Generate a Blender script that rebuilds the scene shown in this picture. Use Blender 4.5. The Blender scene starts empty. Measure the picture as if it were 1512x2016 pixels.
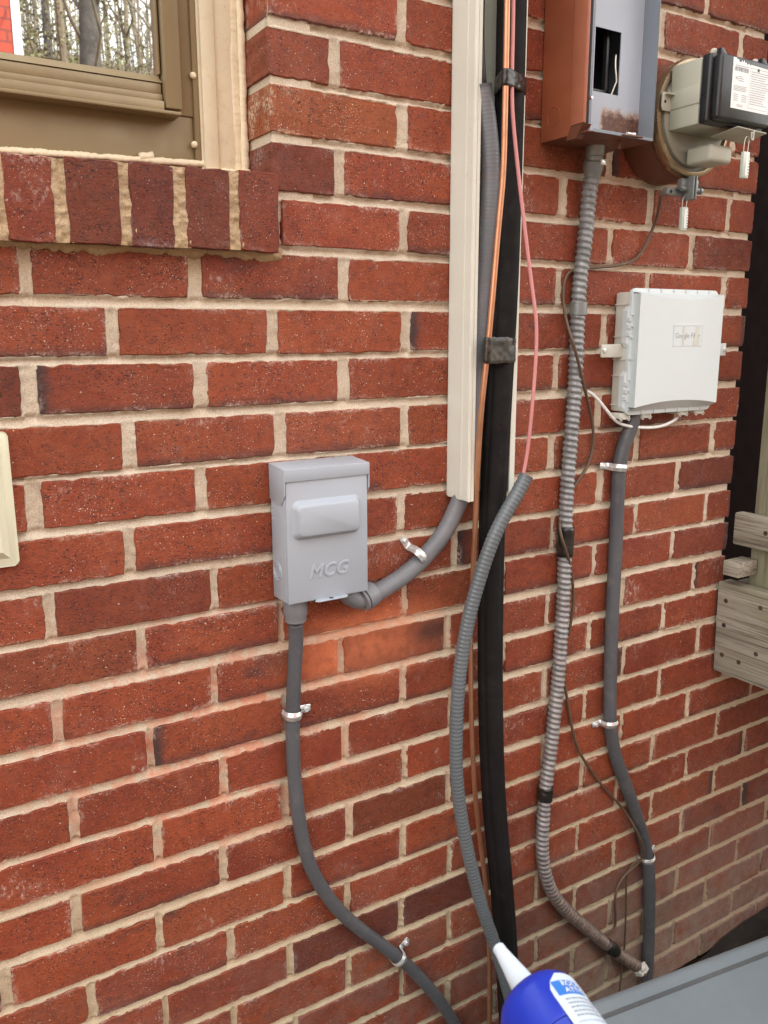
import bpy, bmesh, math, random
import numpy as np
from mathutils import Vector, Matrix

random.seed(7)
SC = bpy.context.scene
COL = SC.collection
# ---------------------------------------------------------------- camera
F_PX, IMG_W, IMG_H = 1660.356, 1512.0, 2016.0
CR = np.array([[0.85, -0.5267, -0.003], [-0.112, -0.1752, -0.9782], [0.5147, 0.8318, -0.2079]])
_u, _s, _vt = np.linalg.svd(CR)
CR = _u @ _vt
CP = np.array([-0.370336, -1.032387, -0.409906])
cam = bpy.data.cameras.new('camera')
camo = bpy.data.objects.new('camera', cam)
COL.objects.link(camo)
m = Matrix.Identity(4)
for i in range(3):
    m[i][0], m[i][1], m[i][2], m[i][3] = CR[0][i], -CR[1][i], -CR[2][i], CP[i]
camo.matrix_world = m
cam.sensor_fit = 'VERTICAL'
cam.sensor_height = 24.0
cam.sensor_width = 18.0
cam.lens = F_PX / IMG_H * 24.0
cam.clip_start, cam.clip_end = 0.02, 500
cam.dof.use_dof = True
cam.dof.focus_distance = 1.22
cam.dof.aperture_fstop = 11.0
SC.camera = camo
# ---------------------------------------------------------------- sky and sun (open shade under a bright sky)
SUN_EL, SUN_AZ = math.radians(42), math.radians(28)     # azimuth from +y clockwise: the sun stands behind the house, the wall is in open shade
w = bpy.data.worlds.new('World')
SC.world = w
w.use_nodes = True
nt = w.node_tree
bg = nt.nodes['Background']
sky = nt.nodes.new('ShaderNodeTexSky')
sky.sky_type = 'NISHITA'
sky.sun_disc = False
sky.sun_elevation = SUN_EL
sky.sun_rotation = SUN_AZ
sky.air_density = 1.0
sky.dust_density = 2.0
sky.ozone_density = 0.6
tcw = nt.nodes.new('ShaderNodeTexCoord')
cl = nt.nodes.new('ShaderNodeTexNoise')
cl.inputs['Scale'].default_value = 2.2
cl.inputs['Detail'].default_value = 5
cr = nt.nodes.new('ShaderNodeValToRGB')
cr.color_ramp.elements[0].position = 0.36
cr.color_ramp.elements[1].position = 0.60
mxw = nt.nodes.new('ShaderNodeMix')
mxw.data_type = 'RGBA'
mxw.inputs[7].default_value = (8.8, 8.5, 7.9, 1)       # sunlit cloud
nt.links.new(tcw.outputs['Generated'], cl.inputs['Vector'])
nt.links.new(cl.outputs['Fac'], cr.inputs[0])
nt.links.new(cr.outputs[0], mxw.inputs[0])
nt.links.new(sky.outputs[0], mxw.inputs[6])
nt.links.new(mxw.outputs[2], bg.inputs[0])
bg.inputs[1].default_value = 0.15
sun = bpy.data.lights.new('sun', 'SUN')
sun.energy = 3.0
sun.angle = math.radians(0.5)
sun.color = (1.0, 0.93, 0.82)
suno = bpy.data.objects.new('sun', sun)
COL.objects.link(suno)
sd = Vector((math.sin(SUN_AZ) * math.cos(SUN_EL), math.cos(SUN_AZ) * math.cos(SUN_EL), math.sin(SUN_EL)))
suno.rotation_euler = (-sd).to_track_quat('-Z', 'Y').to_euler()
SC.view_settings.view_transform = 'Standard'
SC.view_settings.look = 'None'
SC.view_settings.exposure = 1.56
SC.view_settings.gamma = 1.0
SC.view_settings.use_curve_mapping = False


# ---------------------------------------------------------------- survey helpers: a sighted point and its known plane give a place
def ray(px, py):
    return np.array([(px - 756) / F_PX, (py - 1008) / F_PX, 1.0]) @ CR


def W(px, py, y=0.0):
    d = ray(px, py)
    return Vector(CP + (y - CP[1]) / d[1] * d)


def AX(px, py, x):
    d = ray(px, py)
    return Vector(CP + (x - CP[0]) / d[0] * d)


def AZ(px, py, z):
    d = ray(px, py)
    return Vector(CP + (z - CP[2]) / d[2] * d)


# ---------------------------------------------------------------- object helpers
def tag(o, label=None, cat=None, group=None, kind=None):
    if label: o['label'] = label
    if cat: o['category'] = cat
    if group: o['group'] = group
    if kind: o['kind'] = kind
    return o


def worldloc(o):
    v = Vector((0, 0, 0))
    while o:
        v = v + o.location
        o = o.parent
    return v


def thing(name, loc, label, cat, group=None):
    o = bpy.data.objects.new(name, None)
    o.empty_display_size = 0.02
    o.location = loc
    COL.objects.link(o)
    return tag(o, label, cat, group)


def obj(name, verts, faces, mat, parent=None, smooth=True, at=None, mats=None):
    """link world-space geometry as one mesh object; its origin is the parent's, or the point at"""
    base = worldloc(parent) if parent else Vector((0, 0, 0))
    o_ = Vector(at) if at is not None else base
    me = bpy.data.meshes.new(name)
    me.from_pydata([tuple(Vector(v) - o_) for v in verts], [], faces)
    if smooth:
        me.polygons.foreach_set('use_smooth', [True] * len(me.polygons))
    me.materials.append(mat)
    me.update()
    o = bpy.data.objects.new(name, me)
    o.location = o_ - base
    if parent: o.parent = parent
    COL.objects.link(o)
    return o


def from_bm(name, bm, mat, parent=None, smooth=False, at=None, sharp=None):
    base = worldloc(parent) if parent else Vector((0, 0, 0))
    o_ = Vector(at) if at is not None else base
    bmesh.ops.translate(bm, verts=bm.verts, vec=-o_)
    bmesh.ops.recalc_face_normals(bm, faces=bm.faces)
    me = bpy.data.meshes.new(name)
    bm.to_mesh(me)
    bm.free()
    if smooth:
        me.polygons.foreach_set('use_smooth', [True] * len(me.polygons))
        try:
            me.set_sharp_from_angle(angle=math.radians(sharp or 40))
        except Exception:
            pass
    me.materials.append(mat)
    o = bpy.data.objects.new(name, me)
    o.location = o_ - base
    if parent: o.parent = parent
    COL.objects.link(o)
    return o


def bx(bm, lo, hi, bev=0.0, seg=2):
    """one box into bm"""
    vs = [bm.verts.new((x, y, z)) for x in (lo[0], hi[0]) for y in (lo[1], hi[1]) for z in (lo[2], hi[2])]
    fs = [(0, 1, 3, 2), (4, 6, 7, 5), (0, 4, 5, 1), (2, 3, 7, 6), (0, 2, 6, 4), (1, 5, 7, 3)]
    faces = [bm.faces.new([vs[i] for i in f]) for f in fs]
    if bev > 0:
        es = list({e for f in faces for e in f.edges})
        bmesh.ops.bevel(bm, geom=es, offset=bev, segments=seg, profile=0.5, affect='EDGES')
    return bm


def box(name, lo, hi, mat, parent=None, bev=0.0, seg=2, at=None):
    lo2 = [min(a, b) for a, b in zip(lo, hi)]
    hi2 = [max(a, b) for a, b in zip(lo, hi)]
    bm = bmesh.new()
    bx(bm, lo2, hi2, bev, seg)
    return from_bm(name, bm, mat, parent, smooth=bev > 0, at=at)


def prism(name, pts, vec, mat, parent=None, bev=0.0, at=None, seg=2):
    """a closed outline pushed along vec"""
    bm = bmesh.new()
    a = [bm.verts.new(p) for p in pts]
    b = [bm.verts.new(Vector(p) + Vector(vec)) for p in pts]
    bm.faces.new(a)
    bm.faces.new(b[::-1])
    n = len(pts)
    for i in range(n):
        bm.faces.new((a[i], b[i], b[(i + 1) % n], a[(i + 1) % n]))
    if bev:
        bmesh.ops.bevel(bm, geom=list(bm.edges), offset=bev, segments=seg, profile=0.5, affect='EDGES')
    return from_bm(name, bm, mat, parent, smooth=bool(bev), at=at)


def spline(pts, step):
    """Catmull-Rom through pts, resampled evenly"""
    P = np.array([list(p) for p in pts], float)
    P = np.vstack([2 * P[0] - P[1], P, 2 * P[-1] - P[-2]])
    out = []
    for i in range(1, len(P) - 2):
        t = np.linspace(0, 1, 24, endpoint=False)[:, None]
        p0, p1, p2, p3 = P[i - 1], P[i], P[i + 1], P[i + 2]
        out.append(0.5 * ((2 * p1) + (-p0 + p2) * t + (2 * p0 - 5 * p1 + 4 * p2 - p3) * t ** 2 + (-p0 + 3 * p1 - 3 * p2 + p3) * t ** 3))
    out = np.vstack(out + [P[-2][None]])
    # ease the hand-measured wobble out of the line
    k = 9
    for _ in range(3):
        q = out.copy()
        pad = np.vstack([np.repeat(q[:1], k, 0), q, np.repeat(q[-1:], k, 0)])
        q = sum(pad[i:i + len(out)] for i in range(2 * k + 1)) / (2 * k + 1)
        wgt = np.minimum(1, np.minimum(np.arange(len(out)), np.arange(len(out))[::-1]) / (k * 1.5))[:, None]
        out = out * (1 - wgt) + q * wgt
    s = np.r_[0, np.cumsum(np.linalg.norm(np.diff(out, axis=0), axis=1))]
    n = max(2, int(s[-1] / step))
    ss = np.linspace(0, s[-1], n)
    return np.c_[[np.interp(ss, s, out[:, j]) for j in range(3)]].T, ss


def sweep(path, ss, rfun, n=20, cap=True, squash=1.0):
    """tube mesh; rfun(s, theta) is the radius. squash flattens it across the wall normal"""
    T = np.gradient(path, axis=0)
    T /= np.linalg.norm(T, axis=1)[:, None]
    up = np.array([0, -1.0, 0])
    verts, faces = [], []
    th = np.linspace(0, 2 * np.pi, n, endpoint=False)
    U = None
    for i in range(len(path)):
        t = T[i]
        if U is None:
            U = up - t * (up @ t)
            if np.linalg.norm(U) < 1e-3: U = np.array([1.0, 0, 0]) - t * t[0]
        else:
            U = U - t * (U @ t)
        U = U / np.linalg.norm(U)
        V = np.cross(t, U)
        r = rfun(ss[i], th)
        ring = path[i] + (np.cos(th) * r * squash)[:, None] * U + (np.sin(th) * r)[:, None] * V
        verts.append(ring)
    verts = np.vstack(verts)
    L = len(path)
    for i in range(L - 1):
        for j in range(n):
            a, b = i * n + j, i * n + (j + 1) % n
            faces.append((a, b, b + n, a + n))
    if cap:
        faces.append(tuple(range(n))[::-1])
        faces.append(tuple(range((L - 1) * n, L * n)))
    return verts, faces


def tube(name, pts, r, mat, parent=None, n=20, step=0.006, rib=None, helix=False, at=None, squash=1.0):
    path, ss = spline(pts, step)

    def rf(s, th):
        base = r(s / ss[-1]) if callable(r) else r
        if rib:
            pitch, amp = rib
            ph = s / pitch + (th / (2 * np.pi) if helix else 0 * th)
            return base + amp * np.cos(2 * np.pi * ph)
        return base + 0 * th
    v, f = sweep(path, ss, rf, n, squash=squash)
    return obj(name, v, f, mat, parent, at=at)


def lathe(name, c, prof, mat, parent=None, n=48, axis=(0, -1, 0), closed=False):
    """profile [(radius, distance along axis)] about the axis through c"""
    a = Vector(axis).normalized()
    u = a.orthogonal().normalized()
    v = a.cross(u)
    c = Vector(c)
    vs, fs = [], []
    for (r, h) in prof:
        for j in range(n):
            t = 2 * math.pi * j / n
            vs.append(c + a * h + (u * math.cos(t) + v * math.sin(t)) * r)
    for i in range(len(prof) - 1):
        for j in range(n):
            k = (j + 1) % n
            fs.append((i * n + j, i * n + k, (i + 1) * n + k, (i + 1) * n + j))
    if closed:
        i = len(prof) - 1
        for j in range(n):
            k = (j + 1) % n
            fs.append((i * n + j, i * n + k, k, j))
    else:
        fs.append(tuple(range(n))[::-1])
        fs.append(tuple(range((len(prof) - 1) * n, len(prof) * n)))
    bm = bmesh.new()
    bv = [bm.verts.new(p) for p in vs]
    for f in fs:
        try: bm.faces.new([bv[i] for i in f])
        except ValueError: pass
    return from_bm(name, bm, mat, parent, smooth=True, sharp=35)


def text_data(body, size, extrude=0.0, shear=0.0, bevel=0.0, align='CENTER', spacing=1.0, offset=0.0):
    cu = bpy.data.curves.new('lettering', 'FONT')
    cu.body = body
    cu.size = size
    cu.extrude = extrude
    cu.shear = shear
    cu.bevel_depth = bevel
    cu.bevel_resolution = 2
    cu.align_x = align
    cu.align_y = 'CENTER'
    cu.space_character = spacing
    cu.offset = offset
    cu.resolution_u = 5
    o = bpy.data.objects.new('lettering', cu)
    COL.objects.link(o)
    bpy.context.view_layer.update()
    me = bpy.data.meshes.new_from_object(o.evaluated_get(bpy.context.evaluated_depsgraph_get()))
    vs = [v.co.copy() for v in me.vertices]
    fs = [tuple(p.vertices) for p in me.polygons]
    bpy.data.objects.remove(o)
    bpy.data.curves.remove(cu)
    bpy.data.meshes.remove(me)
    return vs, fs


# ---------------------------------------------------------------- materials
class N:
    def __init__(self, name):
        self.m = bpy.data.materials.new(name)
        self.m.use_nodes = True
        self.t = self.m.node_tree
        self.b = self.t.nodes['Principled BSDF']
        self.geo = None

    def node(self, typ, **kw):
        n = self.t.nodes.new(typ)
        for k, v in kw.items(): setattr(n, k, v)
        return n

    def link(self, a, b): self.t.links.new(a, b)

    def pos(self):
        if self.geo is None: self.geo = self.node('ShaderNodeNewGeometry')
        return self.geo.outputs['Position']

    def noise(self, scale, detail=4, rough=0.55, vec=None, stretch=None, dist=0.0):
        n = self.node('ShaderNodeTexNoise')
        n.inputs['Scale'].default_value = scale
        n.inputs['Detail'].default_value = detail
        n.inputs['Roughness'].default_value = rough
        n.inputs['Distortion'].default_value = dist
        v = vec or self.pos()
        if stretch:
            mp = self.node('ShaderNodeMapping')
            mp.inputs['Scale'].default_value = stretch
            self.link(v, mp.inputs[0])
            v = mp.outputs[0]
        self.link(v, n.inputs['Vector'])
        return n.outputs['Fac']

    def ramp(self, fac, stops):
        r = self.node('ShaderNodeValToRGB')
        el = r.color_ramp.elements
        while len(el) < len(stops): el.new(0.5)
        for e, (p, c) in zip(el, stops):
            e.position = p
            e.color = (c, c, c, 1) if isinstance(c, (int, float)) else (*c, 1)
        self.link(fac, r.inputs[0])
        return r.outputs[0]

    def mix(self, fac, a, b, mode='MIX'):
        n = self.node('ShaderNodeMix', data_type='RGBA', blend_type=mode)
        for s, v in ((n.inputs[0], fac), (n.inputs[6], a), (n.inputs[7], b)):
            if isinstance(v, (int, float)): s.default_value = v
            elif isinstance(v, tuple): s.default_value = (*v, 1)
            else: self.link(v, s)
        return n.outputs[2]

    def math(self, op, a, b=0.0, clamp=False):
        n = self.node('ShaderNodeMath', operation=op)
        n.use_clamp = clamp
        for s, v in zip(n.inputs, (a, b)):
            if isinstance(v, (int, float)): s.default_value = v
            else: self.link(v, s)
        return n.outputs[0]

    def bump(self, h, strength=0.3, dist=0.001, prev=None):
        n = self.node('ShaderNodeBump')
        n.inputs['Strength'].default_value = strength
        n.inputs['Distance'].default_value = dist
        self.link(h, n.inputs['Height'])
        if prev is not None: self.link(prev, n.inputs['Normal'])
        self.link(n.outputs[0], self.b.inputs['Normal'])
        return n.outputs[0]

    def xyz(self):
        s = self.node('ShaderNodeSeparateXYZ')
        self.link(self.pos(), s.inputs[0])
        return s.outputs

    def blob(self, cx, cz, rx, rz, soft=0.5):
        """mask for a coloured patch or painted glow: 1 at (cx, cz) on the wall, fading to 0 at the radii"""
        X = self.xyz()
        a = self.math('DIVIDE', self.math('SUBTRACT', X[0], cx), rx)
        b = self.math('DIVIDE', self.math('SUBTRACT', X[2], cz), rz)
        d = self.math('SQRT', self.math('ADD', self.math('MULTIPLY', a, a), self.math('MULTIPLY', b, b)))
        return self.ramp(d, [(soft, 1.0), (1.0, 0.0)])

    def col(self, c): self.link(c, self.b.inputs['Base Color'])

    def set(self, **kw):
        for k, v in kw.items():
            self.b.inputs[k.replace('_', ' ')].default_value = (*v, 1) if isinstance(v, tuple) else v
        return self


def paint(name, c, rough=0.4, vary=0.12, dirt=None, dirt_amt=0.25, metallic=0.0, bump=0.05, bscale=260, spec=0.5):
    n = N(name)
    n.set(Roughness=rough, Metallic=metallic)
    n.b.inputs['Specular IOR Level'].default_value = spec
    v = n.noise(9, 5)
    dark = tuple(x * (1 - vary) for x in c)
    lite = tuple(min(1, x * (1 + vary)) for x in c)
    cc = n.ramp(v, [(0.3, dark), (0.7, lite)])
    if dirt:
        d = n.ramp(n.noise(38, 7, 0.7), [(0.52, 0.0), (0.75, dirt_amt)])
        cc = n.mix(d, cc, dirt)
        sp = n.ramp(n.noise(300, 2, 0.5), [(0.70, 0.0), (0.76, dirt_amt * 1.6)])
        cc = n.mix(sp, cc, dirt)
    n.col(cc)
    rr = n.ramp(n.noise(30, 4), [(0.3, max(0.05, rough - 0.08)), (0.7, rough + 0.1)])
    n.link(rr, n.b.inputs['Roughness'])
    if bump: n.bump(n.noise(bscale, 3), bump, 0.0006)
    return n.m


def mat_brick():
    n = N('fired_brick')
    oi = n.node('ShaderNodeObjectInfo')
    rnd = oi.outputs['Random']
    base = n.ramp(rnd, [(0.0, (0.215, 0.038, 0.016)), (0.2, (0.262, 0.048, 0.018)), (0.42, (0.232, 0.043, 0.017)),
                        (0.6, (0.300, 0.060, 0.019)), (0.8, (0.225, 0.038, 0.016)), (0.93, (0.285, 0.066, 0.023)), (1.0, (0.190, 0.040, 0.022))])
    # offset the pattern brick by brick
    off = n.node('ShaderNodeVectorMath', operation='SCALE')
    comb = n.node('ShaderNodeCombineXYZ')
    n.link(rnd, comb.inputs[0]); n.link(n.math('MULTIPLY', rnd, 7.3), comb.inputs[1]); n.link(n.math('MULTIPLY', rnd, 3.1), comb.inputs[2])
    n.link(comb.outputs[0], off.inputs[0]); off.inputs['Scale'].default_value = 11.0
    add = n.node('ShaderNodeVectorMath', operation='ADD')
    n.link(n.pos(), add.inputs[0]); n.link(off.outputs[0], add.inputs[1])
    pv = add.outputs[0]
    big = n.noise(14, 4, 0.55, pv)
    c = n.mix(n.ramp(big, [(0.35, 0.0), (0.7, 1.0)]), base, n.mix(0.5, base, (0.38, 0.090, 0.030)))
    flash = n.ramp(n.noise(11, 3, 0.5, pv, (1, 1, 1.6)), [(0.66, 0.0), (0.78, 0.8)])
    c = n.mix(flash, c, (0.060, 0.027, 0.026))
    mott = n.noise(95, 5, 0.65, pv)
    c = n.mix(n.ramp(mott, [(0.35, 0.35), (0.55, 0.0)]), c, (0.10, 0.022, 0.016))
    # dark manganese specks, dragged a little along the brick, thick in places and thin in others
    many = n.ramp(n.noise(26, 3, 0.6, pv), [(0.38, 0.0), (0.62, 0.062)])
    sp = n.ramp(n.math('ADD', n.noise(560, 2, 0.5, pv, (0.6, 1, 1)), many), [(0.635, 0.0), (0.69, 0.85)])
    c = n.mix(sp, c, (0.035, 0.014, 0.012))
    # kiln marks: short dark drags
    kd = n.ramp(n.noise(170, 4, 0.7, pv, (0.35, 1, 1)), [(0.58, 0.0), (0.70, 0.55)])
    c = n.mix(kd, c, (0.085, 0.022, 0.015))
    # pale grit
    ws = n.ramp(n.math('ADD', n.noise(640, 1, 0.4, pv), n.math('MULTIPLY', n.noise(17, 3, 0.6, pv), 0.22)), [(0.828, 0.0), (0.862, 0.9)])
    c = n.mix(ws, c, (0.66, 0.50, 0.40))
    ws2 = n.ramp(n.noise(260, 1, 0.4, pv), [(0.76, 0.0), (0.785, 0.8)])
    c = n.mix(ws2, c, (0.66, 0.52, 0.42))
    # lime bloom in patches and along the arrises; a burnt end on some bricks
    tcb = n.node('ShaderNodeTexCoord')
    sg = n.node('ShaderNodeSeparateXYZ')
    n.link(tcb.outputs['Generated'], sg.inputs[0])
    ex_ = n.math('ABSOLUTE', n.math('SUBTRACT', sg.outputs[0], 0.5))
    ez_ = n.math('ABSOLUTE', n.math('SUBTRACT', sg.outputs[2], 0.5))
    edge = n.math('MAXIMUM', n.ramp(ex_, [(0.455, 0.0), (0.5, 1.0)]), n.ramp(ez_, [(0.37, 0.0), (0.5, 1.0)]))
    pat = n.ramp(n.noise(12, 3, 0.6, pv), [(0.60, 0.0), (0.74, 1.0)])
    pat2 = n.ramp(n.noise(17, 4, 0.6, pv), [(0.50, 0.0), (0.62, 1.0)])
    gr = n.ramp(n.noise(190, 6, 0.75, pv, (1, 1, 0.55)), [(0.52, 0.0), (0.64, 0.85)])
    gr2 = n.ramp(n.noise(230, 6, 0.75, pv), [(0.46, 0.0), (0.58, 0.9)])
    lime = n.math('MAXIMUM', n.math('MULTIPLY', pat, gr), n.math('MULTIPLY', n.math('MULTIPLY', edge, pat2), gr2))
    r7 = n.math('FRACT', n.math('MULTIPLY', rnd, 17.31))
    has = n.math('GREATER_THAN', r7, 0.86)
    gxx = n.math('ABSOLUTE', n.math('SUBTRACT', n.math('GREATER_THAN', n.math('FRACT', n.math('MULTIPLY', rnd, 29.3)), 0.62), sg.outputs[0]))
    side = n.ramp(n.math('ADD', gxx, n.math('MULTIPLY', n.math('SUBTRACT', n.noise(60, 4, 0.6, pv), 0.5), 0.10)), [(0.03, 1.0), (0.11, 0.0)])
    low_ = n.ramp(n.math('ADD', sg.outputs[2], n.math('MULTIPLY', n.math('SUBTRACT', n.noise(45, 4, 0.6, pv), 0.5), 0.25)), [(0.05, 1.0), (0.22, 0.0)])
    has2 = n.math('GREATER_THAN', n.math('FRACT', n.math('MULTIPLY', rnd, 41.7)), 0.72)
    burn = n.math('MAXIMUM', n.math('MULTIPLY', has, side), n.math('MULTIPLY', n.math('MULTIPLY', has2, low_), 0.6))
    c = n.mix(n.math('MULTIPLY', burn, 0.9), c, (0.045, 0.028, 0.028))
    c = n.mix(lime, c, (0.62, 0.48, 0.40))
    haze = n.ramp(n.noise(24, 5, 0.6, pv), [(0.55, 0.0), (0.88, 0.25)])
    c = n.mix(haze, c, (0.36, 0.17, 0.14))
    # splash zone near the ground: grey bloom, wet rows
    X = n.xyz()
    low = n.ramp(n.math('MULTIPLY', X[2], -1.0), [(1.28, 0.0), (1.62, 1.0)]) if False else None
    zz = n.math('MULTIPLY', n.math('SUBTRACT', -1.18, X[2]), 2.2, True)
    wash = n.math('MULTIPLY', zz, n.ramp(n.noise(16, 6, 0.7), [(0.38, 0.0), (0.62, 0.75)]))
    c = n.mix(wash, c, (0.20, 0.135, 0.115))
    zl = n.math('MULTIPLY', n.math('SUBTRACT', -1.42, X[2]), 3.4, True)
    xr = n.math('MULTIPLY', n.math('SUBTRACT', X[0], 0.42), 2.5, True)
    dust = n.math('MULTIPLY', n.math('MULTIPLY', zl, xr), n.ramp(n.noise(22, 7, 0.75), [(0.36, 0.15), (0.60, 0.85)]))
    c = n.mix(dust, c, (0.36, 0.285, 0.23))
    # reflected orange glow painted on under the switch, then a dark grey patch
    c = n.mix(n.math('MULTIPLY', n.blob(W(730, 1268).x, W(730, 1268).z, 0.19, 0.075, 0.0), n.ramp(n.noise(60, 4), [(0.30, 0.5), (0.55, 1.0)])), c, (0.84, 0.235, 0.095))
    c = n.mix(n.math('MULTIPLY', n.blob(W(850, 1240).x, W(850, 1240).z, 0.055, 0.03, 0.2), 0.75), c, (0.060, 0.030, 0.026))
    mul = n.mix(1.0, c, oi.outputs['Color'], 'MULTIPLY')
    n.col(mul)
    n.link(n.ramp(n.noise(60, 4, 0.6, pv), [(0.3, 0.55), (0.7, 0.85)]), n.b.inputs['Roughness'])
    n.b.inputs['Specular IOR Level'].default_value = 0.45
    b1 = n.bump(n.noise(330, 5, 0.7, pv, (0.7, 1, 1)), 0.75, 0.0013)
    b2 = n.bump(sp, 0.5, -0.0008, b1)
    n.bump(n.noise(48, 4, 0.6, pv), 0.5, 0.0022, b2)
    return n.m


def mat_mortar(tan=None):
    n = N('sand_mortar')
    c = n.ramp(n.noise(13, 6, 0.65), [(0.25, (0.60, 0.485, 0.355)), (0.5, (0.70, 0.595, 0.46)), (0.75, (0.77, 0.68, 0.545))])
    c = n.mix(n.ramp(n.noise(700, 2, 0.6), [(0.42, 0.45), (0.55, 0.0)]), c, (0.33, 0.25, 0.175))
    c = n.mix(n.ramp(n.noise(900, 1, 0.5), [(0.62, 0.0), (0.72, 0.6)]), c, (0.74, 0.68, 0.58))
    c = n.mix(n.ramp(n.noise(30, 6, 0.7), [(0.60, 0.0), (0.78, 0.45)]), c, (0.23, 0.175, 0.125))
    X = n.xyz()
    zz = n.math('MULTIPLY', n.math('SUBTRACT', -0.75, X[2]), 1.6, True)
    c = n.mix(n.math('MULTIPLY', zz, 0.55), c, (0.52, 0.385, 0.215))
    # pink bounce light painted onto the joints left of and under the switch
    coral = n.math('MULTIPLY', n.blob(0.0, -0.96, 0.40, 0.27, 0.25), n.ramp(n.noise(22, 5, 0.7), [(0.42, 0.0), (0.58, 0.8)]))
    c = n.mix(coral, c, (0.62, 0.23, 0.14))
    glow_tint = n.math('MULTIPLY', n.blob(W(730, 1262).x, W(730, 1262).z, 0.22, 0.09, 0.0), n.ramp(n.noise(40, 4), [(0.35, 0.2), (0.6, 0.85)]))  # the orange glow under the switch, painted into the joints too
    c = n.mix(glow_tint, c, (0.70, 0.27, 0.14))
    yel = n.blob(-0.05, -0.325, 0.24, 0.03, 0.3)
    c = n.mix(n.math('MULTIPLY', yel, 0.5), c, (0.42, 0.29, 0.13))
    zg = n.math('MULTIPLY', n.math('SUBTRACT', -1.36, X[2]), 3.0, True)
    c = n.mix(n.math('MULTIPLY', zg, 0.5), c, (0.40, 0.335, 0.25))
    if tan: c = n.mix(1.0, c, tan, 'MULTIPLY')
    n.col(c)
    n.set(Roughness=0.95)
    n.b.inputs['Specular IOR Level'].default_value = 0.2
    b = n.bump(n.noise(520, 4, 0.7), 0.8, 0.0012)
    n.bump(n.noise(110, 5, 0.65), 0.55, 0.0016, b)
    return n.m


def mat_wood():
    n = N('weathered_wood')
    tc = n.node('ShaderNodeTexCoord')
    g = tc.outputs['Generated']
    X = n.pos()
    ring = n.noise(30, 6, 0.65, X, (1, 0.10, 2.0), 0.6)
    c = n.ramp(ring, [(0.28, (0.10, 0.085, 0.062)), (0.42, (0.27, 0.235, 0.18)), (0.58, (0.40, 0.36, 0.295)), (0.75, (0.21, 0.185, 0.14))])
    fine = n.noise(95, 5, 0.65, X, (1, 0.04, 2.4))
    c = n.mix(n.ramp(fine, [(0.36, 0.8), (0.48, 0.0)]), c, (0.075, 0.06, 0.042))
    crack = n.ramp(n.noise(26, 3, 0.5, X, (1, 0.03, 3.0), 0.3), [(0.30, 0.9), (0.335, 0.0)])
    c = n.mix(crack, c, (0.03, 0.024, 0.018))
    knots = n.node('ShaderNodeTexVoronoi')
    knots.inputs['Scale'].default_value = 9.0
    n.link(X, knots.inputs['Vector'])
    c = n.mix(n.ramp(knots.outputs['Distance'], [(0.06, 0.8), (0.13, 0.0)]), c, (0.10, 0.06, 0.035))
    green = n.ramp(n.noise(9, 4, 0.6), [(0.50, 0.0), (0.75, 0.35)])
    c = n.mix(green, c, (0.19, 0.20, 0.075))
    n.col(c)
    n.set(Roughness=0.85)
    b = n.bump(fine, 0.8, 0.0015)
    n.bump(ring, 0.4, 0.002, b)
    return n.m


def mat_wood_post():
    n = N('weathered_post_wood')
    ring = n.noise(34, 6, 0.65, None, (2.0, 2.0, 0.08), 0.5)
    c = n.ramp(ring, [(0.25, (0.16, 0.135, 0.085)), (0.5, (0.31, 0.285, 0.205)), (0.75, (0.24, 0.22, 0.14))])
    fine = n.noise(150, 4, 0.6, None, (2, 2, 0.05))
    c = n.mix(n.ramp(fine, [(0.38, 0.5), (0.5, 0.0)]), c, (0.10, 0.085, 0.05))
    c = n.mix(n.ramp(n.noise(8, 3), [(0.45, 0.0), (0.7, 0.4)]), c, (0.22, 0.22, 0.10))
    n.col(c)
    n.set(Roughness=0.85)
    n.bump(fine, 0.8, 0.0015)
    return n.m


def mat_galv():
    n = N('weathered_zinc')
    c = n.ramp(n.noise(40, 5, 0.65), [(0.3, (0.17, 0.17, 0.165)), (0.55, (0.29, 0.295, 0.30)), (0.8, (0.40, 0.395, 0.385))])
    c = n.mix(n.ramp(n.noise(120, 5, 0.7), [(0.55, 0.0), (0.7, 0.6)]), c, (0.50, 0.50, 0.51))
    X = n.xyz()
    zz = n.math('MULTIPLY', n.math('SUBTRACT', -1.30, X[2]), 5.0, True)
    c = n.mix(n.math('MULTIPLY', zz, 0.8), c, n.ramp(n.noise(60, 5), [(0.3, (0.11, 0.065, 0.045)), (0.7, (0.22, 0.15, 0.11))]))
    zm = n.math('MULTIPLY', n.math('SUBTRACT', -0.62, X[2]), 3.0, True)
    warm = n.math('MULTIPLY', zm, n.ramp(n.noise(90, 4), [(0.4, 0.0), (0.65, 0.35)]))
    c = n.mix(warm, c, (0.46, 0.30, 0.25))
    n.col(c)
    n.set(Roughness=0.5, Metallic=0.35)
    n.bump(n.noise(300, 4), 0.25, 0.0006)
    return n.m


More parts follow.
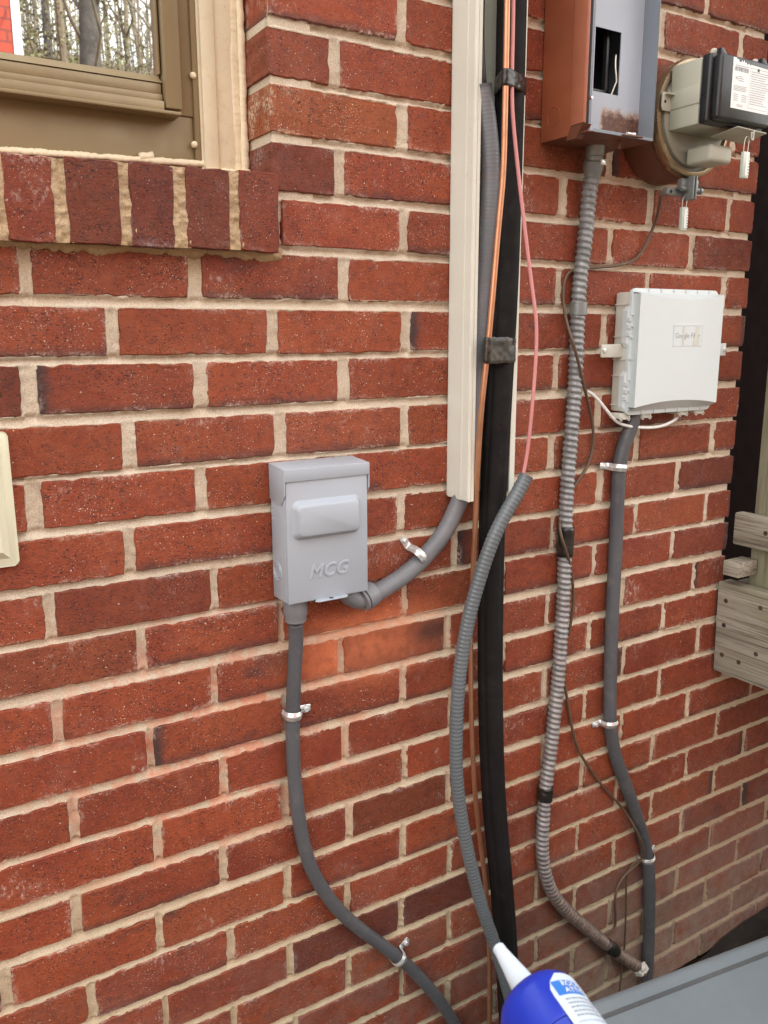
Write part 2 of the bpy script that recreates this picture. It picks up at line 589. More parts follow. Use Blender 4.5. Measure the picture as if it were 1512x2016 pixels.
def mat_rust_panel():
    """grey enamel dead front with a rust patch in its lower right"""
    n = N('grey_enamel_rusting')
    c = n.ramp(n.noise(9, 4), [(0.3, (0.35, 0.39, 0.45)), (0.7, (0.41, 0.45, 0.52))])
    wob = n.math('MULTIPLY', n.math('SUBTRACT', n.noise(60, 5, 0.7), 0.5), 0.030)
    X = n.xyz()
    za = n.math('ADD', X[2], wob)
    k = n.math('MULTIPLY', n.math('SUBTRACT', RUST_Z, za), 130.0, True)
    kx = n.math('MULTIPLY', n.math('SUBTRACT', n.math('ADD', X[0], wob), RUST_X), 160.0, True)
    k = n.math('MULTIPLY', k, kx)
    rust = n.ramp(n.noise(130, 6, 0.7), [(0.3, (0.055, 0.026, 0.020)), (0.55, (0.13, 0.055, 0.036)), (0.75, (0.27, 0.13, 0.07))])
    rim = n.math('MULTIPLY', n.math('SUBTRACT', RUST_Z + 0.004, za), 130.0, True)
    rim = n.math('MULTIPLY', rim, n.math('MULTIPLY', n.math('SUBTRACT', n.math('ADD', X[0], wob), RUST_X - 0.004), 160.0, True))
    c = n.mix(n.math('MULTIPLY', rim, 0.7), c, (0.42, 0.26, 0.14))
    c = n.mix(k, c, rust)
    near = n.math('MULTIPLY', n.math('SUBTRACT', RUST_Z + 0.03, za), 20.0, True)
    spk = n.ramp(n.noise(330, 2), [(0.66, 0.0), (0.70, 0.9)])
    c = n.mix(n.math('MULTIPLY', near, spk), c, (0.12, 0.06, 0.04))
    n.col(c)
    n.link(n.mix(k, 0.35, 0.9), n.b.inputs['Roughness']) if False else None
    n.set(Roughness=0.42)
    n.bump(n.math('MULTIPLY', k, n.noise(260, 4)), 0.6, 0.0012)
    return n.m


def mat_glass():
    n = N('window_glass')
    n.set(Base_Color=(0.012, 0.013, 0.014), Roughness=0.02)
    gl = n.node('ShaderNodeBsdfGlossy')
    gl.inputs['Roughness'].default_value = 0.012
    gl.inputs['Color'].default_value = (0.92, 0.95, 0.98, 1)
    mx = n.node('ShaderNodeMixShader')
    mx.inputs[0].default_value = 0.75
    n.link(n.b.outputs[0], mx.inputs[1])
    n.link(gl.outputs[0], mx.inputs[2])
    bp = n.node('ShaderNodeBump')
    bp.inputs['Strength'].default_value = 0.012
    bp.inputs['Distance'].default_value = 0.01
    n.link(n.noise(5, 1), bp.inputs['Height'])
    n.link(bp.outputs[0], gl.inputs['Normal'])
    out = [x for x in n.t.nodes if x.type == 'OUTPUT_MATERIAL'][0]
    n.link(mx.outputs[0], out.inputs[0])
    return n.m


RUST_Z, RUST_X = -0.090, 0.600
M = dict(
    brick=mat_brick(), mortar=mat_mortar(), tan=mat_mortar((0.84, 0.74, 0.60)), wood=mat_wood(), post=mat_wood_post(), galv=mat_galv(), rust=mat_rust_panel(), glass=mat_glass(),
    box=paint('grey_powder_coat', (0.385, 0.42, 0.47), 0.36, 0.03, (0.36, 0.32, 0.28), 0.16, bump=0.04),
    hub=paint('grey_fitting_plastic', (0.20, 0.205, 0.22), 0.42, 0.08, (0.25, 0.2, 0.17), 0.2),
    conduit=paint('grey_conduit_plastic', (0.115, 0.12, 0.13), 0.38, 0.10, (0.22, 0.16, 0.13), 0.22),
    conduit2=paint('bluish_conduit_plastic', (0.125, 0.14, 0.15), 0.28, 0.08, (0.2, 0.2, 0.2), 0.12),
    conduit3=paint('dark_conduit_plastic', (0.092, 0.094, 0.102), 0.42, 0.16, (0.23, 0.19, 0.165), 0.42, bump=0.12, bscale=120),
    conduit4=paint('dusty_conduit_plastic', (0.175, 0.18, 0.195), 0.42, 0.16, (0.27, 0.17, 0.14), 0.5),
    foam=paint('black_foam_sleeve', (0.011, 0.0095, 0.0095), 0.75, 0.3, (0.045, 0.038, 0.033), 0.35, bump=0.9, bscale=38, spec=0.22),
    copper=paint('bare_copper', (0.62, 0.30, 0.17), 0.38, 0.15, (0.26, 0.12, 0.07), 0.45, metallic=0.8),
    pink=paint('pink_wire_jacket', (0.62, 0.25, 0.24), 0.4, 0.08, (0.4, 0.2, 0.15), 0.15),
    black=paint('black_cable_jacket', (0.014, 0.014, 0.015), 0.4, 0.2),
    tape=paint('black_vinyl_tape', (0.02, 0.018, 0.017), 0.25, 0.4, (0.16, 0.12, 0.09), 0.35, bump=0.6, bscale=70),
    tape2=paint('brown_black_tape', (0.030, 0.023, 0.017), 0.30, 0.4, (0.25, 0.20, 0.15), 0.45, bump=1.0, bscale=60),
    vinyl=paint('cream_vinyl', (0.72, 0.71, 0.62), 0.35, 0.04, (0.42, 0.38, 0.30), 0.12),
    cream=paint('cream_cover_plastic', (0.72, 0.70, 0.52), 0.35, 0.03, (0.5, 0.47, 0.33), 0.1),
    trim=paint('cream_trim_paint', (0.80, 0.71, 0.51), 0.5, 0.07, (0.50, 0.37, 0.20), 0.35, bump=0.35, bscale=60),
    caulk=paint('cream_caulk', (0.78, 0.67, 0.47), 0.55, 0.08, (0.5, 0.38, 0.22), 0.3, bump=0.5, bscale=120),
    alu=paint('olive_aluminium', (0.265, 0.200, 0.105), 0.42, 0.07, (0.30, 0.21, 0.11), 0.3, metallic=0.15),
    alu_dirty=paint('olive_aluminium_streaked', (0.285, 0.215, 0.12), 0.38, 0.12, (0.42, 0.30, 0.16), 0.4, metallic=0.15),
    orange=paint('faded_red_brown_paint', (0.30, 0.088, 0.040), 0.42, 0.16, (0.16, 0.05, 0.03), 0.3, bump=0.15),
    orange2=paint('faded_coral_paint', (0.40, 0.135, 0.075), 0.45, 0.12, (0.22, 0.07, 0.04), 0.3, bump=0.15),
    brown=paint('brown_paint_and_shade', (0.15, 0.05, 0.026), 0.5, 0.15, (0.08, 0.03, 0.02), 0.3),  # the socket's own brown; also holds underside shade of the red enclosure
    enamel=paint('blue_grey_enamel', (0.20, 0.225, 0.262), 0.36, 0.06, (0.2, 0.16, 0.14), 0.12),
    dark=paint('dark_cavity', (0.010, 0.010, 0.011), 0.6, 0.2),
    module=paint('putty_grey_plastic', (0.45, 0.44, 0.36), 0.4, 0.04, (0.33, 0.30, 0.24), 0.12),
    disc=paint('grey_brown_meter_plastic', (0.27, 0.26, 0.205), 0.45, 0.06, (0.2, 0.17, 0.12), 0.2),
    meterblack=paint('black_meter_plastic', (0.016, 0.017, 0.019), 0.33, 0.2, (0.07, 0.07, 0.07), 0.2),
    ringmetal=paint('brassy_ring_metal', (0.34, 0.26, 0.165), 0.28, 0.15, (0.16, 0.08, 0.05), 0.5, metallic=0.85),
    clampmetal=paint('grey_cast_metal', (0.27, 0.29, 0.29), 0.4, 0.12, (0.15, 0.13, 0.12), 0.3, metallic=0.5),
    sticker=paint('white_sticker', (0.80, 0.81, 0.80), 0.45, 0.02, bump=0.0),
    ink=paint('black_ink', (0.05, 0.05, 0.055), 0.6, 0.1, bump=0),
    greyink=paint('grey_ink', (0.30, 0.31, 0.33), 0.6, 0.1, bump=0),
    seal=paint('clear_seal_plastic', (0.47, 0.52, 0.44), 0.15, 0.15, (0.75, 0.78, 0.72), 0.6),
    wire=paint('pale_seal_wire', (0.60, 0.56, 0.48), 0.3, 0.1, metallic=0.8),
    fiber=paint('white_box_plastic', (0.62, 0.675, 0.685), 0.42, 0.02, (0.62, 0.60, 0.55), 0.08, bump=0.0),
    fiberside=paint('off_white_box_plastic', (0.60, 0.59, 0.52), 0.45, 0.03, (0.42, 0.37, 0.30), 0.15),
    whitecable=paint('white_cable_jacket', (0.78, 0.77, 0.74), 0.35, 0.04, (0.5, 0.42, 0.36), 0.2),
    ground=paint('brown_wire_jacket', (0.115, 0.072, 0.045), 0.5, 0.25, (0.25, 0.16, 0.10), 0.3),
    zinc=paint('bright_zinc', (0.80, 0.80, 0.79), 0.2, 0.12, (0.35, 0.35, 0.36), 0.3, metallic=0.6),
    slate=paint('slate_grey_sheet_metal', (0.19, 0.23, 0.25), 0.42, 0.08, (0.30, 0.28, 0.26), 0.16, metallic=0.1),
    slatedark=paint('slate_grey_seam', (0.075, 0.082, 0.088), 0.5, 0.15, (0.2, 0.17, 0.14), 0.3),
    blue=paint('royal_blue_plastic', (0.012, 0.036, 0.42), 0.3, 0.08, bump=0.0, spec=0.45),
    nozzle=paint('milky_nozzle_plastic', (0.60, 0.68, 0.77), 0.35, 0.02, bump=0.0),
    label=paint('pale_paper_label', (0.55, 0.64, 0.75), 0.35, 0.02, bump=0.0),
    labelblue=paint('mid_blue_print', (0.03, 0.17, 0.55), 0.35, 0.03, bump=0.0),
    white=paint('white_print', (0.82, 0.83, 0.84), 0.4, 0.02, bump=0.0),
    soil=paint('dark_soil', (0.022, 0.018, 0.015), 0.95, 0.4, (0.06, 0.05, 0.035), 0.5, bump=1.0, bscale=40),  # near-black soil colour
    lawn=paint('leaf_litter', (0.11, 0.084, 0.05), 0.95, 0.35, (0.09, 0.10, 0.04), 0.6, bump=0.6, bscale=9),
    door=paint('dark_brown_recess_shade', (0.0065, 0.0030, 0.0026), 0.8, 0.2, spec=0.05),  # dark brown door, with the shade of the hollow put into its colour
    bark=paint('pale_bark', (0.20, 0.165, 0.115), 0.9, 0.35, (0.08, 0.065, 0.05), 0.6, bump=0.8, bscale=20),
    bark2=paint('dark_bark', (0.07, 0.06, 0.052), 0.9, 0.35, (0.17, 0.15, 0.12), 0.6, bump=0.8, bscale=20),
    leaf=paint('olive_foliage', (0.17, 0.17, 0.07), 0.8, 0.3, bump=0),
    frost=paint('white_frayed_filler', (0.62, 0.60, 0.56), 0.8, 0.15, (0.3, 0.25, 0.2), 0.4, bump=1.0, bscale=90),
    nail=paint('rusty_nail', (0.060, 0.034, 0.024), 0.85, 0.4),
)


# ---------------------------------------------------------------- terrain
def grid_noise(nx, ny, rng, cell):
    gx, gy = int(nx / cell) + 3, int(ny / cell) + 3
    g = rng.random((gy, gx)) * 2 - 1
    x, y = np.arange(nx) / cell, np.arange(ny) / cell
    xi, yi = x.astype(int), y.astype(int)
    fx, fy = x - xi, y - yi
    fx, fy = fx * fx * (3 - 2 * fx), (fy * fy * (3 - 2 * fy))[:, None]
    a, b = g[np.ix_(yi, xi)], g[np.ix_(yi, xi + 1)]
    c, d = g[np.ix_(yi + 1, xi)], g[np.ix_(yi + 1, xi + 1)]
    return (a * (1 - fx) + b * fx) * (1 - fy) + (c * (1 - fx) + d * fx) * fy


GZ = -1.81
tag(obj('ground', [(-60, -80, GZ - .01), (60, -80, GZ - .01), (60, 12, GZ - .01), (-60, 12, GZ - .01)], [(0, 1, 2, 3)], M['lawn'], smooth=False),
    'brown leafy ground running back from the wall', None, None, 'structure')
rng = np.random.default_rng(3)
nx, ny = 90, 60
hh = grid_noise(nx, ny, rng, 9) * .02 + grid_noise(nx, ny, rng, 3) * .012
vs = [(0.2 + 2.4 * i / (nx - 1), -0.85 + 0.845 * j / (ny - 1), GZ + .012 + hh[j, i] + .040 * min(1, max(0, (0.2 + 2.4 * i / (nx - 1) - 1.10) / .15))) for j in range(ny) for i in range(nx)]
fs = [(j * nx + i, j * nx + i + 1, (j + 1) * nx + i + 1, (j + 1) * nx + i) for j in range(ny - 1) for i in range(nx - 1)]
tag(obj('soil', vs, fs, M['soil']), 'dark soil along the foot of the brick wall', None, None, 'structure')

# ---------------------------------------------------------------- brick wall
H, L = 0.0677, 0.2005
BH = 0.0560
XC, XEND = 0.1035, 1.076            # window corner, right corner
SILL_TOP, SILL_BOT = -0.2125, -0.3045
OPEN_C = 15                          # courses below this run on behind the deck
dz = {0: -3, 1: -3, 2: -1, 3: -.5, 4: -1, 5: -.5, 6: -2, 7: 0, 8: -1.5, 9: 2.5, 10: 2.5, 11: 2, 12: 5, 13: 2, 14: 1, 15: -1, 16: -.5, 17: -2, 18: -3.5, 19: -1}
meas = {(5, 0): -2.4, (5, 1): 5.7, (5, 5): 3.6, (6, -.5): -6.6, (6, 1.5): 6.2, (4, 3.5): 6.2, (4, 4.5): 6.6, (7, -1): -4.2, (7, 3): -2.5, (8, -.5): 4.6, (8, .5): 5.9, (8, 1.5): 4,
        (9, -1): -9.9, (9, 0): -7.6, (9, 3): -6.2, (9, 5): 3.2, (10, -.5): -4.1, (10, 3.5): 9.7, (10, 4.5): 11, (11, -1): -3.1, (11, 4): 4.1, (12, 1.5): 5.1, (12, -.5): 2.9,
        (12, 3.5): 4.9, (12, 4.5): 10.2, (13, 1): -7.2, (13, 2): -14.1, (13, 0): -2.7, (13, -1): -5.4, (13, 4): -17.3, (13, 5): -20.3, (14, -.5): 5.6, (15, 2): -5.8, (15, 0): 4.4,
        (15, -1): 3.6, (15, 5): 8.5, (16, 1.5): 5.1, (16, -.5): 7.7, (17, 2): -8, (17, -1): -3.3, (17, 5): -9.8, (18, -1.5): 5.2, (18, 4.5): -7.8, (18, 5.5): -8.6, (19, 0): 3.1, (19, -1): 6.1, (19, 6): -9.4}
C0, C1 = -3, 26
XL, XR = -0.50, 1.95


def zc(c): return -c * H + dz.get(c, 0) * 1e-3


wall = thing('brick_wall', (0.4, 0, GZ), 'red brick house wall with sandy recessed mortar joints and a projecting sill course', 'wall')
rb = random.Random(11)
rects = {}
for c in range(C0, C1 + 1):
    odd = c % 2 != 0
    us = [u if odd else u + .5 for u in range(-4, 11)]
    J = []
    for u in us:
        d = meas.get((c, u), None)
        x = u * L + (d * 1e-3 if d is not None else rb.uniform(-4, 4) * 1e-3)
        wdt = rb.uniform(.0130, .0190) if c < 11 else rb.uniform(.0090, .0140)
        J.append((x, wdt / 2))
    lo = XC if c <= 3 else (0.1165 if c == 4 else XL - .3)
    hi = XEND if c <= OPEN_C else XR + .3
    segs = []
    e = [(-9, 0)] + J + [(9, 0)]
    for (xa, wa), (xb, wb) in zip(e[:-1], e[1:]):
        a, b = max(xa + wa, lo), min(xb - wb, hi)
        if b - a < .02 or a > XR or b < XL: continue
        segs.append((a, b))
    rects[c] = (J, lo, hi, segs)

# a pool of worn brick shapes
def brick_mesh(name, ln, ht, dep, seed):
    r = random.Random(seed)
    hx, hz = ln / 2, ht / 2
    nl, nh = max(4, int(ln / .009)), 6
    pts = []
    rc = .002

    def edge(a, b, n, nrm):
        for i in range(n):
            t = i / n
            p = (a[0] + (b[0] - a[0]) * t, a[1] + (b[1] - a[1]) * t)
            j = r.gauss(0, .00045)
            if r.random() < .08: j -= r.uniform(.0008, .0024)
            if i == 0: j -= r.uniform(.0006, .002)
            pts.append((p[0] + nrm[0] * j, p[1] + nrm[1] * j))
    edge((-hx, -hz), (hx, -hz), nl, (0, 1 * -1))
    edge((hx, -hz), (hx, hz), nh, (1, 0))
    edge((hx, hz), (-hx, hz), nl, (0, 1))
    edge((-hx, hz), (-hx, -hz), nh, (-1, 0))
    n = len(pts)
    V = []
    for (x, z) in pts:      # front ring, slightly inside
        s = .0013
        V.append((x - math.copysign(s, x) * (abs(x) > hx - .004), r.gauss(0, .00015), z - math.copysign(s, z) * (abs(z) > hz - .004)))
    for (x, z) in pts: V.append((x, .0014 + abs(r.gauss(0, .0003)), z))
    for (x, z) in pts: V.append((max(-hx, min(hx, x)), dep, max(-hz, min(hz, z))))
    F = [tuple(range(n))]
    for k in (0, 1):
        for i in range(n):
            j = (i + 1) % n
            F.append((k * n + i, (k + 1) * n + i, (k + 1) * n + j, k * n + j))
    F.append(tuple(range(2 * n, 3 * n))[::-1])
    me = bpy.data.meshes.new(name)
    me.from_pydata(V, [], F)
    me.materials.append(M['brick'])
    me.update()
    return me


pool = {}
for ln in (.187, .14, .095, .06):
    pool[ln] = [brick_mesh('brick', ln, BH, .09, k * 17 + int(ln * 1000)) for k in range(10 if ln > .18 else 5)]
TINT = {}
for c, x, t in [(7, -.25, (.55, .5, .55)), (13, .30, (.62, .62, .66)), (15, 1.18, (.62, .6, .62)), (17, .22, (.6, .62, .7)), (20, .22, (.55, .6, .72)), (20, .33, (.5, .55, .65)),
                (1, .15, (.8, .86, .95)), (3, .15, (.62, .62, .72)), (2, .2, (1.05, 1.12, .95)), (11, .25, (.85, .9, 1)), (12, 1.05, (.8, .82, .95)), (4, 1.03, (.72, .75, .85)), (8, .05, (1.0, 1.05, 1.05)),
                (11, -.18, (.78, .82, .9)), (0, .15, (1.05, 1, .95)), (5, .25, (.95, .95, 1)), (18, -.1, (.85, .85, .95)), (22, .1, (.8, .8, .9)), (10, 1.05, (.65, .7, .8))]:
    TINT.setdefault(c, []).append((x, t))
nb = 0
for c, (J, lo, hi, segs) in rects.items():
    for (a, b) in segs:
        ln = b - a
        key = min(pool, key=lambda k: abs(k - ln))
        o = bpy.data.objects.new('brick', rb.choice(pool[key]))
        o.parent = wall
        o.location = Vector(((a + b) / 2, rb.gauss(0, .0008), zc(c) + rb.uniform(-.0008, .0008))) - wall.location
        o.scale = (ln / key, 1, rb.uniform(.985, 1.02))
        o.rotation_euler = (rb.gauss(0, .004), rb.gauss(0, .003), rb.gauss(0, .003))
        v = rb.uniform(.86, 1.08)
        col = [v, v, v]
        for (x, t) in TINT.get(c, []):
            if a <= x <= b: col = list(t)
        o.color = (*col, 1)
        COL.objects.link(o)
        nb += 1
# rowlock sill bricks: tops and ends project
pxe = [(-105, -4), (9, 108), (131, 237), (256, 344), (366, 452), (471, 549)]
TOPZ = [(-50, 296), (58, 304), (184, 313), (300, 322), (409, 331), (510, 338)]
BOTZ = [(-50, 468), (60, 476), (185, 481), (300, 487), (410, 491), (511, 496)]
for i, (pa, pb) in enumerate(pxe):
    a, b = W(pa, 400, -.02).x + .0006, W(pb, 400, -.02).x - .0006
    t_, b_ = W(*TOPZ[i], -.021).z, W(*BOTZ[i], -.021).z
    me = brick_mesh('sill_brick', b - a, t_ - b_, .14, 900 + i)
    o = bpy.data.objects.new('sill_brick', me)
    o.parent = wall
    o.location = Vector(((a + b) / 2, -.021 + rb.gauss(0, .0008), (t_ + b_) / 2)) - wall.location
    o.rotation_euler = (.03, 0, rb.gauss(0, .006))
    o.color = [(.8, .75, .85, 1), (.85, .8, .8, 1), (.50, .50, .58, 1), (.54, .54, .66, 1), (.60, .58, .66, 1), (.74, .76, .85, 1)][i]
    COL.objects.link(o)

# mortar as a tooled relief between the bricks
ST = .0029
gx = np.arange(XL, XR, ST)
gz = np.arange(.24, -26.5 * H, -ST)
nx, nz = len(gx), len(gz)
rng = np.random.default_rng(5)
n1, n2, n3 = grid_noise(nx, nz, rng, 2.0), grid_noise(nx, nz, rng, 5.0), grid_noise(nx, nz, rng, 22.0)
cs = np.array(sorted(rects))
zcs = np.array([zc(c) for c in cs])
Y = np.zeros((nz, nx))
ci = np.abs(gz[:, None] - zcs[None]).argmin(1)
SD = np.zeros((nz, nx))
BED = np.zeros((nz, nx))
for c_i, c in enumerate(cs):
    rows = np.where(ci == c_i)[0]
    if not len(rows): continue
    J, lo, hi, segs = rects[c]
    xj = np.array([j[0] for j in J]); wj = np.array([j[1] for j in J])
    dx = (wj[None] - np.abs(gx[:, None] - xj[None])).max(1)
    dzv = np.abs(gz[rows] - zcs[c_i]) - BH / 2
    SD[rows] = np.maximum(dzv[:, None], dx[None])
    half = H / 2 - BH / 2
    up = gz[rows] - zcs[c_i]
    k_ = np.where(up > 0, np.clip((up - BH / 2) / (2 * half), 0, .5), 1 - np.clip((-up - BH / 2) / (2 * half), 0, .5))
    BED[rows] = np.where(dzv[:, None] >= np.minimum(dx[None], .0) - .0005, k_[:, None], .35)
n4 = grid_noise(nx, nz, rng, 9.0)
SDn = SD + .0012 * n2 + .0009 * n1 + .0005 * n3 + .0030 * np.clip(n4 - .45, 0, 1)
inside = np.clip(SDn, 0, None)
Y = .0008 + (.0022 + .0085 * BED) * np.sqrt(np.clip(inside / .0035, 0, 1.0)) + .0006 * n1 + .0006 * n3 + .0005 * n2
Y = np.where(SDn < -.0012, Y + np.clip((-.0012 - SDn) * 3.0, 0, .02), Y)
GXX, GZZ = np.meshgrid(gx, gz)
V = np.stack([GXX, Y, GZZ], -1).reshape(-1, 3)
keep = ~(((GXX < XC + .002) & (GZZ > SILL_TOP - .03)) | ((GXX > XEND - .010) & (GZZ > -(OPEN_C + .5) * H)))
idx = np.arange(nx * nz).reshape(nz, nx)
q = np.stack([idx[:-1, :-1], idx[:-1, 1:], idx[1:, 1:], idx[1:, :-1]], -1).reshape(-1, 4)
kq = (keep[:-1, :-1] & keep[:-1, 1:] & keep[1:, 1:] & keep[1:, :-1]).reshape(-1)
q = q[kq]
q = q[:, ::-1]
me = bpy.data.meshes.new('mortar')
me.vertices.add(len(V)); me.vertices.foreach_set('co', (V - np.array(wall.location)).reshape(-1))
me.loops.add(q.size); me.loops.foreach_set('vertex_index', q.reshape(-1).astype(np.int32))
me.polygons.add(len(q)); me.polygons.foreach_set('loop_start', np.arange(0, q.size, 4, dtype=np.int32))
me.update(calc_edges=True)
me.validate()
me.polygons.foreach_set('use_smooth', [True] * len(me.polygons))
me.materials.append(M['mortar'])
mo = bpy.data.objects.new('mortar', me)
mo.parent = wall
COL.objects.link(mo)
# sill bedding, rough mortar between the sill bricks
def rough_sheet(name, x0, x1, z0, z1, yfun, mat, parent, step=.0014, seed=1, amp=.0012):
    rg = np.random.default_rng(seed)
    a, b = max(3, int((x1 - x0) / step)), max(3, int((z1 - z0) / step))
    q1, q2, q3 = grid_noise(a, b, rg, 1.7), grid_noise(a, b, rg, 4.5), grid_noise(a, b, rg, 13.0)
    vs_ = []
    for j_ in range(b):
        for i_ in range(a):
            s_, t_ = i_ / (a - 1), j_ / (b - 1)
            vs_.append((x0 + (x1 - x0) * s_, yfun(s_, t_, .55 * q3[j_, i_] + .5 * q2[j_, i_] + .2 * q1[j_, i_]) + amp * (.5 * q1[j_, i_] + q2[j_, i_]), z0 + (z1 - z0) * t_))
    fs_ = [(j_ * a + i_, j_ * a + i_ + 1, (j_ + 1) * a + i_ + 1, (j_ + 1) * a + i_) for j_ in range(b - 1) for i_ in range(a - 1)]
    return obj(name, vs_, fs_, mat, parent)
for k_, (p, tp, bt_) in enumerate(((0, 300, 474), (120, 309, 479), (247, 317, 484), (355, 326, 489), (461, 334, 493))):
    x = W(p, 400, -.02).x
    rough_sheet('sill_mortar', x - .0108, x + .0108, W(p, bt_, -.02).z + .001, W(p, tp, -.02).z - .001, lambda s_, t_, n_: -.0190 + .0030 * (1 - abs(2 * s_ - 1)) + .001 * n_, M['tan'], wall, seed=40 + k_, amp=.0014)
rough_sheet('bed_mortar', XL, .1125, SILL_BOT - .019, SILL_BOT + .001, lambda s_, t_, n_: (-.0055 * min(1, max(0, (t_ - .30 + .30 * n_) * 4)) + .0075 * (1 - min(1, max(0, (t_ - .12 + .30 * n_) * 5)))), M['tan'], wall, seed=77, amp=.0010)
# jamb mortar and the body of the wall behind the face
bm = bmesh.new()
bx(bm, (XC + .004, .004, -.27), (XC + .06, .1, .24))
bx(bm, (XEND - .06, .004, -(OPEN_C + .45) * H), (XEND - .009, .1, .24))
from_bm('jamb_mortar', bm, M['mortar'], wall)
bm = bmesh.new()
bx(bm, (XC + .01, .03, -.25), (XEND - .012, .2, 3.2))
bx(bm, (-6.0, .21, GZ - .1), (7, 5, 3.2))
bx(bm, (-2.0, .03, GZ - .1), (XEND - .012, .2, -.26))
bx(bm, (XEND - .012, .03, GZ - .1), (3.2, .2, -(OPEN_C + .5) * H + .01))
from_bm('wall_core', bm, M['mortar'], wall)
# the same brickwork beyond the picture, joined
bm = bmesh.new()
def fill(x0, x1, c_lo, c_hi):
    for c in range(c_lo, c_hi + 1):
        u = math.floor(x0 / L) - 1
        while u * L < x1:
            a = u * L + (0 if c % 2 else L / 2) + .007
            b = a + L - .014
            a, b = max(a, x0), min(b, x1)
            if b - a > .02: bx(bm, (a, 0, zc(c) - BH / 2), (b, .04, zc(c) + BH / 2))
            u += 1
fill(-2.0, XL - .01, 5, 26)
fill(XC, XEND, -22, C0 - 1)
fill(XR + .01, 3.2, OPEN_C + 1, 26)
bo = from_bm('brickwork', bm, M['brick'], wall)
bo['kind'] = 'stuff'

# ---------------------------------------------------------------- window
JY = .074
win = thing('window', (-.25, JY, -.2), 'olive brown aluminium window above the brick sill, glass reflecting bare trees', 'window')
tx0 = W(393, 100, JY).x       # trim meets frame
ZT = 1.0                      # up out of view
# cream brick moulding with stepped profile
bm = bmesh.new()
bx(bm, (tx0, JY - .004, SILL_TOP + .006), (tx0 + .019, JY + .03, ZT), .0015)
bx(bm, (tx0 + .019, JY + .0005, SILL_TOP + .006), (XC + .002, JY + .03, ZT), .0015)
bx(bm, (tx0 - .0025, JY + .002, SILL_TOP + .006), (tx0 + .002, JY + .03, ZT), .001)
from_bm('brick_moulding', bm, M['trim'], win, smooth=True)
# caulk beads
def bead(name, a, b, r, n, seed, parent, squash=.7, wob=.0006):
    rg = np.random.default_rng(seed)
    a, b = np.array(a), np.array(b)
    n = max(8, n)
    k1 = grid_noise(n + 1, 4, rg, 3.0)[1]; k2 = grid_noise(n + 1, 4, rg, 9.0)[1]; k3 = grid_noise(n + 1, 4, rg, 1.6)[1]
    t = np.linspace(0, 1, n + 1)[:, None]
    pth = a + (b - a) * t + np.c_[k2, k1 * .6, k1] * wob
    k0 = grid_noise(n + 1, 4, rg, 30.0)[1]
    rad = r * (1 + .10 * k2 + .06 * k1 + .07 * k3 + .16 * k0)
    v, f = sweep(pth, np.arange(n + 1), lambda s, th: rad[int(s)] + 0 * th, 12, squash=squash)
    return obj(name, v, f, M['caulk'], parent)
bead('caulk', (XC - .0045, JY - .002, SILL_TOP), (XC - .0045, JY - .002, .3), .0050, 420, 1, win, .8)
bead('caulk', (XC - .0125, JY + .0015, SILL_TOP), (XC - .0125, JY + .0015, .3), .0060, 420, 5, win, .30)
bead('caulk', (-.6, JY + .006, W(-330, 283, JY).z - .001), (XC - .002, JY + .004, W(480, 330, JY).z + .002), .0040, 900, 2, win, .8, .0007)
bead('caulk', (tx0 + .002, JY - .004, SILL_TOP + .004), (XC - .001, JY - .006, SILL_TOP + .006), .0075, 40, 3, win, .8)
lump = W(288, 306, JY + .005)
bead('caulk', lump + Vector((-.008, 0, -.003)), lump + Vector((.009, 0, .000)), .0060, 10, 8, win, .8)
# outer frame: stile, apron panel, drip sill
fx1 = tx0 - .0025
fx0 = W(345, 100, JY + .004).x
fz = W(365, 226, JY).z
bm = bmesh.new()
bx(bm, (fx0, JY + .006, fz), (fx1, JY + .04, ZT), .001)
bx(bm, (fx1 - .0075, JY + .002, SILL_TOP + .012), (fx1 - .0005, JY + .04, ZT), .0012)
from_bm('frame_stile', bm, M['alu'], win, smooth=True)
box('apron', (-.9, JY + .008, SILL_TOP - .02), (fx1 - .008, JY + .04, fz - .0005), M['alu'], win, .0008)
sx0 = W(320, 100, JY - .005).x
box('sash_guide', (sx0, JY - .010, W(330, 212, JY - .01).z), (fx0 + .001, JY + .04, ZT), M['alu'], win, .0012)
zs1 = W(325, 218, JY - .016).z
prism('drip_sill', [(-.9, JY - .020, zs1), (-.9, JY - .020, zs1 - .0040), (-.9, JY + .03, zs1 - .0040), (-.9, JY + .03, zs1 + .004)], (W(358, 222, JY - .02).x + .9, 0, 0), M['alu'], win, .0008)
# bottom sash rail: three stepped ribs
zr1 = W(318, 164, JY).z
zr0 = zs1 + .0008
bm = bmesh.new()
hgt = zr1 - zr0
bx(bm, (-.9, JY - .008, zr0), (sx0 - .002, JY + .04, zr0 + hgt * .36), .0012)
bx(bm, (-.9, JY - .002, zr0 + hgt * .37), (sx0 - .002, JY + .04, zr0 + hgt * .62), .0012)
bx(bm, (-.9, JY + .001, zr0 + hgt * .63), (sx0 - .002, JY + .04, zr0 + hgt), .0015)
from_bm('sash_rail', bm, M['alu_dirty'], win, smooth=True)
gy = JY + .006
gx1 = W(307, 100, gy).x
gz0 = W(307, 149, gy).z
prism('glazing_bead', [(gx1 + .004, gy + .001, zr1 + .0006), (gx1 + .004, gy - .006, zr1 + .0006), (gx1 + .0005, gy + .001, gz0)], (-.9 - gx1, 0, 0), M['alu'], win)
box('glazing_stop', (gx1, gy - .005, gz0 + .001), (sx0 - .002, JY + .04, ZT), M['alu'], win, .0008)
box('glass', (-.9, gy + .003, gz0 - .004), (gx1 + .003, gy + .008, ZT), M['glass'], win)
